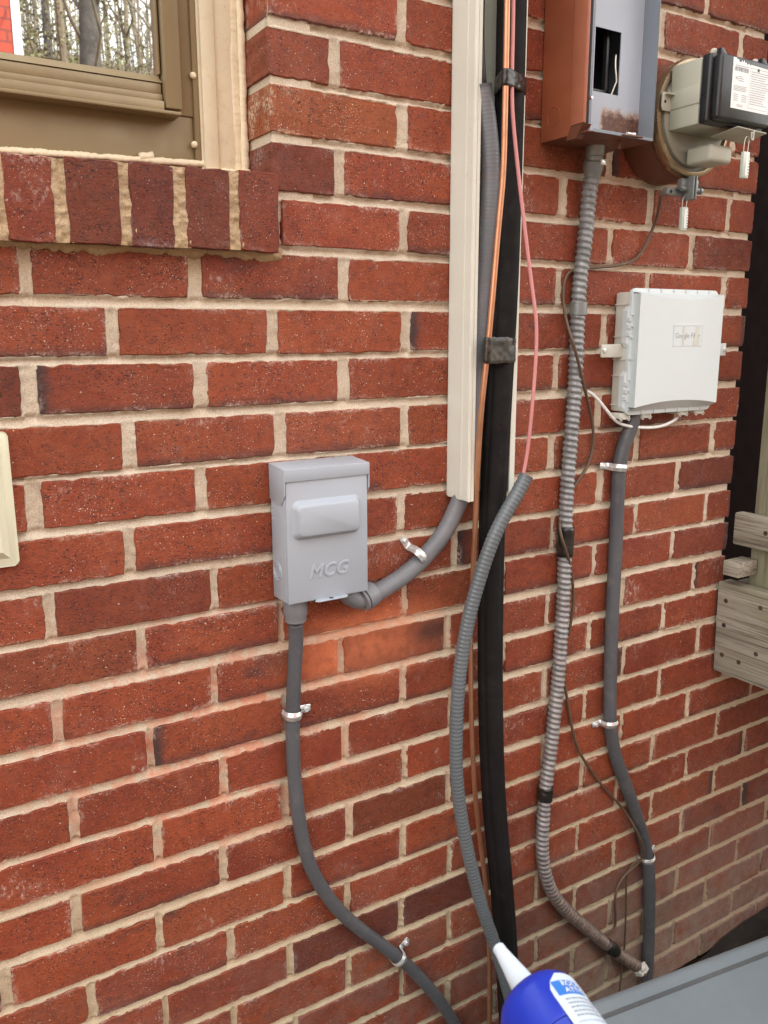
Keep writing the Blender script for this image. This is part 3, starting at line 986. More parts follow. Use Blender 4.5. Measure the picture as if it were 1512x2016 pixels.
for (px, py) in ((381, 148), (384, 284)):
    p = W(px, py, JY)
    lathe('screw', p + Vector((0, .003, 0)), [(.0042, 0), (.004, .0025), (.0025, .0042), (.0004, .0046)], M['trim'], win, 16)
box('frame_strip', (-.9, JY + .012, ZT), (XC, JY + .05, ZT + .3), M['alu'], win)

# ---------------------------------------------------------------- dark doorway beyond the wall end
dr = thing('doorway', (1.3, .1, -.98), 'dark brown doorway recessed beside the right end of the brick wall', 'doorway')
box('door_panel', (XEND - .04, .1985, -1.03), (2.4, .2085, 1.4), M['door'], dr)  # recess shade is in the near-black panel colour
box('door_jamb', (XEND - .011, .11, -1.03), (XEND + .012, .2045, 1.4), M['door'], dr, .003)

# ---------------------------------------------------------------- timber at the right
def nails(par, pts):
    for p in pts:
        lathe('nail', p, [(.0048, 0), (.0044, .0006), (.0015, .0001), (.0002, .0001)], M['nail'], par, 12, axis=(-1, 0, 0))
bx0 = 1.052
dk = thing('wooden_deck', (1.14, -.1, GZ), 'weathered timber deck edge of nailed boards on a square post, right of the wall', 'deck')
d1 = prism('rim_board', [(bx0, -.004, -.898), (bx0, -.0085, -1.086), (bx0, -1.2, -1.084), (bx0, -1.2, -.896)], (.038, 0, 0), M['wood'], dk, .004)
nails(d1, [AX(px, py, bx0) for (px, py) in ((1429, 1183), (1497, 1197), (1425, 1231), (1421, 1289), (1488, 1288), (1454, 1304))])
d2 = prism('rail_board', [(1.07, -.0155, -.757), (1.07, -.0155, -.8215), (1.07, -1.0, -.8215), (1.07, -1.0, -.757)], (.0245, 0, 0), M['wood'], dk, .004)
nails(d2, [AX(1507, 1050, 1.07)])
box('post', (1.096, -.129, -1.08), (1.185, -.040, .9), M['post'], dk, .004)
for k in range(8):
    box('floor_plank', (1.0905, -.012 - .148 * (k + 1) + .006, -.93), (3.0, -.012 - .148 * k, -.902), M['wood'], dk, .003)
blk = prism('wood_block', [(1.036, -.024, -.8475), (1.036, -.060, -.8475), (1.036, -.060, -.877), (1.036, -.024, -.877)], (.0575, 0, 0), M['wood'], None, .002, at=(1.065, -.04, -.877))
tag(blk, 'short sawn wood block wedged between the two boards', 'block')

# ---------------------------------------------------------------- line cover with its pipes
cx0, cx1, cd, cb = .381, .4695, .053, -.6555
cov = thing('line_cover', (cx0, 0, cb), 'cream vinyl line set channel standing open on the wall, pipes running inside', 'pipe cover')
ZC = .55
box('back_plate', (cx0, -.0025, cb + .002), (cx1, -.001, ZC), M['vinyl'], cov)
bm = bmesh.new()
bx(bm, (cx0, -cd, cb), (cx0 + .002, -.003, ZC), .0004, 1)
bx(bm, (cx0 - .0008, -cd + .016, cb), (cx0, -cd + .02, ZC))
from_bm('side_wall', bm, M['vinyl'], cov)
bm = bmesh.new()
bx(bm, (cx0 + .0005, -cd - .0016, cb - .001), (cx0 + .0050, -cd + .001, ZC), .0004, 1)
bx(bm, (cx0 + .0062, -cd - .0010, cb - .001), (cx0 + .0115, -cd + .001, ZC), .0004, 1)
bx(bm, (cx0 + .004, -cd + .0002, cb - .001), (cx0 + .007, -cd + .001, ZC))
from_bm('front_lip', bm, M['vinyl'], cov)
box('side_wall', (cx1 - .002, -cd, cb + .004), (cx1, -.003, ZC), M['vinyl'], cov, .0004, 1)
box('front_lip', (cx1 - .010, -cd - .0012, cb + .004), (cx1 + .0002, -cd + .001, ZC), M['vinyl'], cov, .0004, 1)


def path(pts):
    """(px, py, distance from the wall) -> places"""
    return [W(a, b, -d) for a, b, d in pts]


fp, fss = spline(path([(1012, -140, .048), (1007, 60, .048), (1001, 300, .047), (993, 560, .046), (985, 700, .044), (975, 900, .040), (969, 1000, .037), (966, 1150, .035), (965, 1300, .034),
                       (967, 1450, .033), (974, 1600, .033), (985, 1707, .034), (996, 1850, .036), (1002, 1960, .037), (1008, 2080, .038), (1014, 2200, .04)]), .008)
def foam_r(s, th):
    k = s / fss[-1]
    r = .0208 - .0008 * k
    # soft lengthwise creases and a seam where the sleeve laps
    f1 = np.exp(-((np.angle(np.exp(1j * (th - 1.0 - .25 * math.sin(s * 2.2))))) / .16) ** 2)
    f2 = np.exp(-((np.angle(np.exp(1j * (th + .45 + .3 * math.sin(s * 3.1 + 1))))) / .12) ** 2)
    return r * (1 + .05 * np.cos(2 * th) * math.sin(s * 1.7 + .5) + .018 * np.cos(3 * th + s * 4)) - .0022 * f1 - .0016 * f2
v, f = sweep(fp, fss, foam_r, 64)
foam = obj('suction_pipe', v, f, M['foam'])
tag(foam, 'thick pipe in a black foam sleeve running down the middle of the wall', 'pipe')
cop = tube('copper_pipe', path([(1000, -140, .080), (998, 38, .080), (994, 230, .080), (991, 345, .079), (982.5, 430, .078), (971, 570, .076), (963, 659, .074), (957, 719, .072), (949, 790, .068), (943, 870, .062),
                                (937, 982, .052), (935.5, 1044, .045), (929, 1164, .034), (926, 1263, .028), (928, 1412, .024), (933, 1540, .024), (944, 1651, .026), (957, 1745, .028), (964, 1880, .030),
                                (963.5, 2013, .03), (963, 2120, .03)]), (lambda t: .0041), M['copper'], n=14)
tag(cop, 'thin bare copper pipe running beside the black foam sleeve', 'pipe')
pk = tube('control_wire', path([(1010, -120, .078), (1011, 19, .078), (1007, 173, .079), (1011, 249, .08), (1021, 345, .082), (1032, 441, .085), (1048, 572, .088), (1056.5, 634, .09), (1055, 709, .09),
                                (1048, 796, .088), (1041, 870, .085), (1031.5, 930, .080), (1020, 965, .078)]), .0027, M['pink'], n=12)
tag(pk, 'thin pink wire hanging down into the open end of the loose conduit', 'wire')
bc = tube('power_cable', path([(948, -120, .04), (946, 0, .04), (944, 57, .04), (946, 123, .045), (950, 172, .047), (956, 215, .047)]), .0062, M['black'], n=14)
tag(bc, 'black cable entering the cut top of the conduit inside the cream channel', 'cable')
# conduit that leaves the cover and turns to the switch
upc = thing('flexible_conduit', W(797, 1130, -.014), 'grey flexible conduit curving from the cream channel to the right of the switch box', 'conduit')
cp1 = path([(945.5, 168, .046), (957.5, 230, .047), (966, 307, .046), (965, 384, .043), (959, 460, .039), (953, 537, .032), (946, 600, .031), (937, 709, .031), (931, 808, .031), (922, 895, .030),
            (912, 955, .024), (899, 1000, .0185), (877, 1046, .0155), (851, 1079, .0148), (829, 1104, .0146), (797.5, 1132, .0155), (765, 1153, .018), (735, 1172, .021)])
cp1 = [Vector((max(p.x, .3990), p.y, p.z)) if p.z > -.664 else p for p in cp1]
tube('sleeve', cp1, lambda t: .0132, M['conduit4'], upc, n=24, step=.0016, rib=(.0052, .00018))
T0 = (Vector(cp1[0]) - Vector(cp1[1])).normalized()
lathe('cut_end', Vector(cp1[0]) - T0 * .0005, [(.0133, -.004), (.0137, .001), (.0104, .0012), (.0104, -.004)], M['conduit'], upc, 28, axis=T0)
# loose conduit hanging in front
lc = thing('flexible_conduit', W(898, 1450, -.07), 'loose ribbed blue-grey conduit with an open cut end, hanging over the black pipe', 'conduit')
cp2 = path([(1036, 936, .082), (1021, 967, .080), (999, 1004, .079), (977, 1046, .077), (958, 1095, .074), (938, 1159, .070), (923, 1214, .067), (911.5, 1276, .064), (903.5, 1338, .062), (898.5, 1412, .060), (897.5, 1486, .06),
            (899, 1536, .06), (909.6, 1621, .06), (928, 1707, .062), (950, 1793, .064), (973, 1854, .067), (989, 1910, .07), (1004, 1965, .073), (1022, 2040, .077), (1040, 2120, .08)])
tube('sleeve', cp2, .0106, M['conduit2'], lc, n=24, step=.0012, rib=(.0066, .0003))
T1 = (Vector(cp2[0]) - Vector(cp2[1])).normalized()
lathe('cut_end', Vector(cp2[0]) - T1 * .0005, [(.0108, -.003), (.0112, .001), (.0078, .0012), (.0078, -.004)], M['conduit'], lc, 28, axis=T1)
# tapes hug the bundle
def tape_band(name, circles, z0, z1, mat, label, seed):
    rg = np.random.default_rng(seed)
    pts = np.array([(p.x + math.cos(a) * r, p.y + math.sin(a) * r) for p, r in circles for a in np.linspace(0, 2 * np.pi, 40, endpoint=False)])
    pts = pts[np.lexsort((pts[:, 1], pts[:, 0]))]
    def half(ps):
        h = []
        for p in ps:
            while len(h) > 1 and (h[-1][0] - h[-2][0]) * (p[1] - h[-2][1]) - (h[-1][1] - h[-2][1]) * (p[0] - h[-2][0]) <= 0: h.pop()
            h.append(p)
        return h[:-1]
    hull = np.array(half(list(pts)) + half(list(pts[::-1])))
    cl = np.vstack([hull, hull[:1]])
    d = np.r_[0, np.cumsum(np.linalg.norm(np.diff(cl, axis=0), axis=1))]
    n, rows = 72, 14
    t = np.linspace(0, d[-1], n, endpoint=False)
    ring = np.c_[np.interp(t, d, cl[:, 0]), np.interp(t, d, cl[:, 1])]
    c0_ = ring.mean(0)
    wr = grid_noise(n, rows + 1, rg, 3.0) + .6 * grid_noise(n, rows + 1, rg, 1.6)
    vs, fs = [], []
    for k in range(rows + 1):
        for j in range(n):
            o_ = ring[j] - c0_
            o_ = o_ / np.linalg.norm(o_)
            off = .0010 + .0006 * wr[k, j] - (.0012 if k in (0, rows) else 0)
            vs.append((ring[j][0] + o_[0] * off, ring[j][1] + o_[1] * off, z0 + (z1 - z0) * k / rows + .0006 * wr[0, j]))
    for k in range(rows):
        for j in range(n):
            a, b = k * n + j, k * n + (j + 1) % n
            fs.append((a, a + n, b + n, b))
    o = obj(name, vs, fs, mat, at=(c0_[0], c0_[1], (z0 + z1) / 2))
    return tag(o, label, 'tape')
za, zb = W(1010, 138, -.08).z, W(1010, 172, -.08).z
tape_band('tape_wrap', [(W(1005, 155, -.048), .0215), (W(995.5, 155, -.080), .0050), (W(1008, 155, -.078), .0036)], zb, za, M['tape'], 'black tape wrapped round the pipe bundle near the top of the channel', 3)
za, zb = W(980, 664, -.075), W(980, 716, -.075)
tape_band('tape_wrap', [(W(986, 690, -.0443), .0212), (W(960, 690, -.073), .0052)], zb.z, za.z, M['tape2'], 'wrinkled brownish tape wrapped round the copper and black pipes halfway down', 4)

# ---------------------------------------------------------------- switch box
dx0, dx1, dd, dz0, dz1 = .087, .2125, .0488, -.7660, -.5838
sw = thing('disconnect_box', ((dx0 + dx1) / 2, 0, dz0), 'small grey metal switch box with raised panel and embossed letters MCG', 'switch box')
box('enclosure', (dx0, -dd + .003, dz0 + .001), (dx1, -.003, dz1 - .002), M['box'], sw, .0012)
box('front_cover', (dx0 + .0012, -dd, dz0), (dx1 - .0012, -dd + .0028, dz1 - .0135), M['box'], sw, .0011)
# hood: top plate, front lip and two cheeks
prism('hood', [(dx0 - .0015, -.002, dz1 + .0045), (dx0 - .0015, -dd - .0022, dz1 + .0008), (dx0 - .0015, -dd - .0022, dz1 - .0158), (dx0 - .0015, -dd - .0004, dz1 - .0158),
               (dx0 - .0015, -dd - .0004, dz1 - .002), (dx0 - .0015, -.002, dz1 - .001)], (dx1 - dx0 + .003, 0, 0), M['box'], sw, .0008)
for s in (0, 1):
    xx = dx0 - .0016 if s == 0 else dx1 + .0002
    prism('hood_cheek', [(xx, -.003, dz1 + .002), (xx, -dd - .0019, dz1 - .0012), (xx, -dd - .0019, dz1 - .033), (xx, -dd + .008, dz1 - .047), (xx, -dd + .016, dz1 - .047), (xx, -.003, dz1 - .043)], (.0014, 0, 0), M['box'], sw, .0004)
# pressed panel
def pillow(name, x0, x1, z0, z1, y0, h, r, mat, par, inset=.008, n=10):
    """a pressed rectangular boss with rounded corners and soft shoulders"""
    def ring(ins, y):
        out = []
        rr = max(r - ins * .3, .002)
        for (sx_, sz_, a0) in ((1, 1, 0), (-1, 1, 90), (-1, -1, 180), (1, -1, 270)):
            cx_ = (x1 - ins - rr) if sx_ > 0 else (x0 + ins + rr)
            cz_ = (z1 - ins - rr) if sz_ > 0 else (z0 + ins + rr)
            for k in range(n):
                t = math.radians(a0 + 90 * k / (n - 1))
                out.append((cx_ + math.cos(t) * rr, y, cz_ + math.sin(t) * rr))
        return out
    rings = [ring(0, y0 + .0005)]
    for k in range(7):
        t = k / 6
        rings.append(ring(inset * t + .0006, y0 - h * (3 * t * t - 2 * t ** 3)))
    vs = [p for rg in rings for p in rg]
    m_ = len(rings[0])
    fs = []
    for k in range(len(rings) - 1):
        for j in range(m_):
            fs.append((k * m_ + j, k * m_ + (j + 1) % m_, (k + 1) * m_ + (j + 1) % m_, (k + 1) * m_ + j))
    fs.append(tuple(range((len(rings) - 1) * m_, len(rings) * m_)))
    o = obj(name, vs, [f[::-1] for f in fs], mat, par)
    bm_ = bmesh.new(); bm_.from_mesh(o.data); bmesh.ops.recalc_face_normals(bm_, faces=bm_.faces); bm_.to_mesh(o.data); bm_.free()
    return o
pa, pb = W(577, 990, -dd - .006), W(711, 1058, -dd - .006)
pillow('raised_panel', W(576, 1010, -dd).x - .002, W(711, 990, -dd - .008).x + .003, W(590, 1066, -dd).z + .001, W(700, 972, -dd).z + .000, -dd, .0115, .010, M['box'], sw, .0075)
# embossed maker's letters
v, f = text_data('MCG', .0205, .0006, .28, .0005, spacing=1.12)
c0 = W(646, 1122, -dd)
fit = (W(686, 1120, -dd).x - W(607, 1128, -dd).x) / (max(p.x for p in v) - min(p.x for p in v))
obj('lettering', [(c0.x + p.x * fit, -dd - .0005 - p.z, c0.z + p.y * fit) for p in v], [g for g in f], M['box'], sw, smooth=False)
# latch tab at the bottom
lz = dz0 + .0012
lx0, lx1 = W(617, 1183, -dd).x, W(680, 1176, -dd).x
prism('latch_tab', [(lx0 + .006, -dd + .001, lz), (lx0 - .0008, -dd - .007, lz), (lx0 + .003, -dd - .0115, lz), (lx1 - .004, -dd - .0115, lz), (lx1 + .001, -dd - .006, lz), (lx1 + .001, -dd + .001, lz)], (0, 0, -.0012), M['box'], sw, .0003)
lathe('latch_hole', ((lx0 + lx1) / 2, -dd - .0055, lz - .0001), [(.0032, 0), (.0032, .0003)], M['dark'], sw, 18, axis=(0, 0, 1))
# knockout rings and stamped dimples on the left side
ko = AX(546.5, 1124, dx0)
for r_ in (.0128, .0088):
    t_ = np.linspace(0, 2 * np.pi, 33)
    p_ = np.c_[np.full(33, ko.x), ko.y + r_ * np.cos(t_), ko.z + r_ * np.sin(t_)]
    v, f = sweep(p_, t_, lambda s, th: .0008 + 0 * th, 8, cap=False)
    obj('knockout_ring', v, f, M['box'], sw)
for (px, py) in ((537, 997), (546, 999), (551, 1011), (537.5, 1020), (544, 982)):
    p = AX(px, py, dx0)
    lathe('dimple', p, [(.0018, -.0002), (.0014, .0006), (.0004, .0009)], M['box'], sw, 12, axis=(-1, 0, 0))
# hub and conduit at the bottom left
hx = W(582, 1215, -.024)
lathe('hub', (hx.x, -.024, dz0 + .001), [(.0150, 0), (.0158, .004), (.0166, .012), (.0166, .024), (.0150, .027), (.0148, .034), (.0125, .036)], M['hub'], sw, 40, axis=(0, 0, -1))
# elbow connector at the bottom right
e0 = Vector((W(683, 1170, -.027).x, -.027, dz0 - .002))
e2 = W(741, 1170, -.021)
em = Vector((e0.x + .004, -.027, dz0 - .012))
tube('elbow', [e0 + Vector((-.004, 0, .006)), e0 + Vector((-.003, 0, -.004)), em + Vector((.002, 0, -.001)), W(706, 1184, -.025), W(716, 1179, -.024)], .0125, M['conduit4'], sw, n=24, step=.003)
ed = (Vector(cp1[-2]) - Vector(cp1[-1])).normalized()
ec = W(710, 1182, -.0235)
lathe('gland_nut', ec, [(.0150, 0), (.0182, .0015), (.0182, .0050), (.0155, .0053), (.0155, .0066), (.0188, .0070), (.0186, .022), (.0172, .0255), (.0138, .0265)], M['hub'], sw, 40, axis=ed)
# lower conduit
c3 = thing('flexible_conduit', W(580, 1545, -.011), 'slim dark grey conduit dropping from the switch box and bending away down right', 'conduit')
tube('sleeve', path([(582, 1228, .022), (583, 1268, .017), (579, 1330, .0135), (577, 1390, .0118), (576, 1462, .0113), (580.5, 1545, .0113), (590.5, 1629, .0113), (604, 1684, .0113), (614, 1713, .0113), (639, 1757, .0113),
                     (670, 1796, .0113), (708.6, 1829, .0113), (750, 1859, .0113), (785, 1886, .0113), (813, 1910, .0113), (845, 1945, .0113), (870, 1976, .0113), (896, 2016, .0113), (930, 2075, .0113), (960, 2140, .0115)]),
     .0104, M['conduit3'], c3, n=22, step=.0016, rib=(.0046, .00014))


# ---------------------------------------------------------------- straps
def strap(px, py, qx, qy, cd_, r, label, side, width=.0125, rise=0):
    """one-hole strap over a conduit whose axis passes p towards q, the eye lying on side"""
    p, q_ = W(px, py, -cd_), W(qx, qy, -cd_)
    t = (q_ - p).normalized()
    n = Vector((0, -1, 0))
    n = (n - t * n.dot(t)).normalized()
    s = t.cross(n) * side
    root = thing('conduit_strap', Vector((p.x, 0, p.z)), label, 'strap', 'zinc straps holding the conduits')
    R = r + .0012
    prof = [(-R, -cd_ + .0015)]
    for k in range(13):
        a_ = math.pi - math.pi * k / 12
        prof.append((math.cos(a_) * R, math.sin(a_) * R))
    tabz = -cd_ + .0018 + rise
    prof += [(R + .0003, tabz + .003), (R + .0022, tabz + .0006), (R + .006, tabz), (R + .0185, tabz), (R + .0205, tabz)]
    widths = [1.0] * 15 + [.95, .95, .92, .75, .3]
    cols = [(-.5, 0), (-.44, .0007), (-.2, .0007), (-.14, .0016), (.14, .0016), (.2, .0007), (.44, .0007), (.5, 0)]
    vs, fs = [], []
    for i, (a_, b_) in enumerate(prof):
        i0, i1 = max(0, i - 1), min(len(prof) - 1, i + 1)
        ta = Vector((prof[i1][0] - prof[i0][0], prof[i1][1] - prof[i0][1])).normalized()
        nn = Vector((-ta[1], ta[0]))
        for (w_, h_) in cols:
            hh_ = h_ if i < 16 else min(h_, .0007)
            vs.append(p + s * (a_ + nn[0] * hh_) + n * (b_ + nn[1] * hh_) + t * (w_ * width * widths[i]))
    m_ = len(cols)
    for i in range(len(prof) - 1):
        for j in range(m_ - 1):
            a_ = i * m_ + j
            fs.append((a_, a_ + 1, a_ + m_ + 1, a_ + m_))
    obj('band', vs, fs, M['zinc'], root)
    sc_ = p + s * (R + .0125) + n * (tabz + .0007)
    lathe('screw', sc_, [(.0058, 0), (.0058, .0010), (.0040, .0012), (.0040, .0044), (.0034, .0050)], M['zinc'], root, 6 if False else 18, axis=n)
    return root


strap(823, 1094, 851, 1066, .0150, .0136, 'zinc strap on the curved conduit right of the switch box, tab up left', -1)
strap(577, 1406, 576.5, 1440, .0116, .0107, 'zinc strap on the vertical conduit below the switch box, tab right', -1)
strap(785, 1886, 813, 1910, .0113, .0107, 'zinc strap low on the bent conduit, tab standing up', -1)
strap(1218, 920, 1220, 905, .0135, .0126, 'zinc strap just below the white fibre box, tab left', -1)
strap(1201, 1422, 1201, 1405, .0135, .0126, 'zinc strap on the right hand conduit halfway down, tab left', -1)
strap(1275, 1689, 1277, 1712, .0135, .0126, 'dull zinc strap near the bottom of the right hand conduit, tab right', -1)

# ---------------------------------------------------------------- red breaker enclosure
ex0, ex1, ez, eD, eP = .547, .6825, -.1315, .0985, .070
eb = thing('breaker_enclosure', (.61, 0, ez), 'open breaker enclosure, faded red outside and grey inside with a rust patch', 'electrical box')
zt = .62
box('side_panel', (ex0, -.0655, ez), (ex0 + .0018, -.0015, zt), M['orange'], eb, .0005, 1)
zr_ = AX(1140, 244, ex0).z
prism('front_rail', [(ex0 - .0015, -.0645, zr_), (ex0 - .0030, -.0925, zr_), (ex0 + .0030, -.0925, zr_), (ex0 + .0030, -.0645, zr_)], (0, 0, zt - zr_), M['orange2'], eb, .0008)
bm = bmesh.new()
tip = [(ex0 - .0010, -.0660, zr_ - .0006), (ex0 - .0020, -.0915, zr_ - .0006), (ex0 + .015, -.0915, zr_ - .0006), (ex0 + .015, -.0660, zr_ - .0006)]
low_ = [(ex0 + .0000, -.0560, ez - .006), (ex0 + .0000, -.0760, ez - .006), (ex0 + .012, -.0760, ez - .006), (ex0 + .012, -.0560, ez - .006)]
va = [bm.verts.new(p) for p in tip]; vb = [bm.verts.new(p) for p in low_]
bm.faces.new(va); bm.faces.new(vb[::-1])
for i in range(4): bm.faces.new((va[i], vb[i], vb[(i + 1) % 4], va[(i + 1) % 4]))
from_bm('rail_foot', bm, M['brown'], eb)  # shade of the downward face put into the darker brown
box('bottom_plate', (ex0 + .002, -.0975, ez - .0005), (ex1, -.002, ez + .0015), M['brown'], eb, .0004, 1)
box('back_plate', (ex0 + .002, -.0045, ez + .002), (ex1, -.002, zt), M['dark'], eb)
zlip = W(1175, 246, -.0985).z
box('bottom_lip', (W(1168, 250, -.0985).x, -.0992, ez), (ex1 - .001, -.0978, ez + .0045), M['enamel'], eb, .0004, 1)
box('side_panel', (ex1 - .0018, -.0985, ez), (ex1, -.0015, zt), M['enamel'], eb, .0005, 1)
lx_ = W(1168, 120, -eP).x
box('inner_side', (lx_ - .004, -eP, ez + .003), (lx_ - .0006, -.006, zt), M['enamel'], eb)
# dead front with the breaker opening: four strips around the hole
hx0, hx1 = W(1170, 120, -eP).x, W(1219.5, 150, -eP).x
hz0, hz1 = W(1195, 184, -eP).z, W(1195, 57, -eP).z
bm = bmesh.new()
for lo_, hi_ in (((lx_, -eP, ez + .004), (ex1 - .0022, -eP + .0015, hz0)), ((lx_, -eP, hz1), (ex1 - .0022, -eP + .0015, zt)),
                 ((lx_, -eP, hz0), (hx0, -eP + .0015, hz1)), ((hx1, -eP, hz0), (ex1 - .0022, -eP + .0015, hz1))):
    bx(bm, lo_, hi_)
from_bm('dead_front', bm, M['rust'], eb)
box('inner_rail', (hx1 - .016, -eP + .012, hz0 - .01), (hx1 - .010, -eP + .02, hz1 + .02), M['meterblack'], eb, .001)
box('inner_rail', (hx0 - .01, -eP + .012, hz0 + .003), (hx1 - .010, -eP + .02, hz0 + .008), M['meterblack'], eb, .001)
tube('wire_loop', [Vector((hx1 - .003, -eP + .006, hz1 - .028)), Vector((hx1 - .006, -eP + .004, hz1 - .045)), Vector((hx1 - .002, -eP + .003, hz1 - .065)), Vector((hx1 - .003, -eP + .004, hz0 + .018)), Vector((hx1 - .009, -eP + .006, hz0 + .0)), Vector((hx1 - .012, -eP + .01, hz0 - .01))],
     .0014, M['wire'], eb, n=10, step=.003)
# hasp on the lower lip
hp = W(1236, 263, -.1)
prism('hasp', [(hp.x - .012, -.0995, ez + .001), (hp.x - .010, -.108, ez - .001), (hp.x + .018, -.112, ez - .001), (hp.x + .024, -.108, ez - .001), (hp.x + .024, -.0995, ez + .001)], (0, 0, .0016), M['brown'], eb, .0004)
lathe('pin', (hp.x - .006, -.104, ez + .0035), [(.0022, 0), (.0022, .013), (.0030, .0132), (.0030, .0155)], M['zinc'], eb, 14, axis=(1, 0, 0))
prism('eyelet', [(hp.x + .002, -.08, ez - .001), (hp.x + .008, -.08, ez - .001), (hp.x + .008, -.08, ez - .012), (hp.x + .002, -.08, ez - .012)], (0, .0015, 0), M['brown'], eb, .0004)
kk = AX(1090, 230, ex0)
t_ = np.linspace(0, 2 * np.pi, 33)
p_ = np.c_[np.full(33, ex0), kk.y + .0135 * np.cos(t_), kk.z + .0135 * np.sin(t_)]
v, f = sweep(p_, t_, lambda s, th: .0006 + 0 * th, 8, cap=False)
obj('knockout_ring', v, f, M['orange'], eb)
gl_ = W(1160, 200, -.09)
lathe('latch_stub', W(1161, 193, -.085), [(.002, 0), (.003, .002), (.002, .005)], M['wire'], eb, 10)
# armoured conduit with its connector
ar = thing('armored_conduit', W(1108, 1200, -.0135), 'ribbed zinc armoured conduit dropping from the red breaker enclosure to the ground', 'conduit')
cpa = path([(1172, 292, .030), (1168, 330, .024), (1159, 389, .016), (1152, 474, .0140), (1145, 522, .0136), (1140, 571, .0134), (1138, 608, .0134), (1135.6, 660, .0134), (1134, 721, .0134), (1129.4, 797, .0134), (1123, 874, .0134),
            (1117, 950, .0134), (1114, 1010, .0134), (1112.5, 1065, .0134), (1111, 1127, .0134), (1108, 1201, .0134), (1103, 1276, .0134), (1098, 1350, .0134), (1091, 1412, .0134), (1084.6, 1474, .0134), (1077.5, 1526, .0134),
            (1073, 1560, .0134), (1069, 1621, .0134), (1067, 1672, .0134), (1072, 1716, .0134), (1086, 1757, .0134), (1114, 1793, .0134), (1153, 1825, .0134), (1196, 1862, .0140), (1226.5, 1884, .018), (1252, 1901, .022), (1266, 1912, .026)])
tube('sleeve', cpa, .0116, M['galv'], ar, n=22, step=.0014, rib=(.0098, .0012), helix=True)
d_ = (Vector(cpa[1]) - Vector(cpa[0])).normalized()
lathe('connector', Vector(cpa[0]) - d_ * .006, [(.0150, 0), (.0150, .014), (.0135, .016), (.0135, .022), (.0158, .024), (.0158, .036), (.0138, .039), (.013, .046)], M['clampmetal'], ar, 30, axis=d_)
box('connector_screw', Vector(cpa[0]) + d_ * .022 + Vector((-.002, -.018, -.004)), Vector(cpa[0]) + d_ * .022 + Vector((.009, -.012, .005)), M['zinc'], ar, .001)
i_ = W(1138.5, 608, -.0134); j_ = W(1140, 571, -.0134)
lathe('coupling', i_ - (j_ - i_).normalized() * .010, [(.0130, 0), (.0143, .0006), (.0143, .020), (.0130, .0206)], M['clampmetal'], ar, 30, axis=(j_ - i_))
# frayed filler at the bottom end
bm = bmesh.new()
bmesh.ops.create_icosphere(bm, subdivisions=3, radius=.0125)
for v_ in bm.verts: v_.co = v_.co * rb.uniform(.8, 1.2)
e_ = W(1262, 1908, -.026)
bmesh.ops.scale(bm, vec=(1.3, 1, 1.1), verts=bm.verts)
bmesh.ops.translate(bm, vec=e_, verts=bm.verts)
from_bm('end_filler', bm, M['frost'], ar)
def tape_on(px0, py0, px1, py1, cd_, r, label, seed, mat='tape'):
    p0, p1 = W(px0, py0, -cd_), W(px1, py1, -cd_)
    rr = random.Random(seed)
    n_ = 9
    pts = np.array([list(p0.lerp(p1, k / n_)) for k in range(n_ + 1)])
    rad = [r * rr.uniform(.99, 1.06) for _ in range(n_ + 1)]
    rad[0] = rad[-1] = r
    v_, f_ = sweep(pts, np.arange(n_ + 1), lambda s, th: rad[int(s)] * (1 + .03 * np.sin(3 * th + s)), 24)
    o = obj('tape_wrap', v_, f_, M[mat], at=p0)
    return tag(o, label, 'tape')
tape_on(1114.5, 1036, 1111.5, 1094, .0138, .0140, 'bunched black tape wrapped round the armoured conduit halfway down', 1)
tape_on(1074.5, 1548, 1072.5, 1574, .0138, .0136, 'narrow black tape round the armoured conduit just above its bend', 2)
tape_on(1192, 1859, 1210, 1872, .0150, .0138, 'dark tape round the rusty lower end of the armoured conduit', 3)

# ---------------------------------------------------------------- electric meter
mc = Vector((.8045, 0, -.080))
mt = thing('electric_meter', (mc.x, 0, mc.z - .1), 'round socket electric meter with grey body and black labelled front box', 'meter')
lathe('socket_base', mc, [(.0905, .001), (.0905, .020), (.0885, .040), (.0855, .052), (.083, .058)], M['brown'], mt, 64)
lathe('clamp_ring', mc, [(.080, .056), (.0865, .056), (.0885, .060), (.0885, .068), (.0868, .0725), (.083, .074), (.080, .074)], M['ringmetal'], mt, 72, closed=True)
lathe('meter_disc', mc, [(.0805, .058), (.0805, .066), (.0735, .067), (.0725, .0735), (.070, .0755), (.060, .0762)], M['disc'], mt, 64)
mx0, mx1, mzt, mzb = .7402, .8690, -.0140, -.1065
box('body', (mx0, -.130, mzb), (mx1, -.0755, mzt), M['module'], mt, .003)
box('side_band', (mx0 - .0016, -.131, W(1340, 205, -.1).z - .004), (mx0 + .002, -.078, AX(1340, 178, mx0).z + .001), M['module'], mt, .0008)
lug = W(1299, 195, -.080)
prism('lug', [(mx0, -.0770, lug.z + .012), (mx0 - .0205, -.0770, lug.z + .012), (mx0 - .0215, -.0770, lug.z - .009), (mx0 - .019, -.0770, lug.z - .0145), (mx0, -.0770, lug.z - .0145)], (0, -.0022, 0), M['module'], mt, .0006)
box('lug_rib', (mx0 - .016, -.0865, lug.z + .0075), (mx0 + .001, -.0788, lug.z + .0095), M['module'], mt, .0004, 1)
lathe('lug_hole', (mx0 - .0145, -.0793, lug.z - .0015), [(.0022, 0), (.0022, .0004)], M['dark'], mt, 16)
foot_z0, foot_z1 = W(1400, 326, -.12).z, W(1400, 284, -.12).z
bm = bmesh.new()
fx = mc.x
bx(bm, (fx - .026, -.128, foot_z0 + .004), (fx + .026, -.080, foot_z1), .006, 3)
from_bm('lower_boss', bm, M['module'], mt, smooth=True)
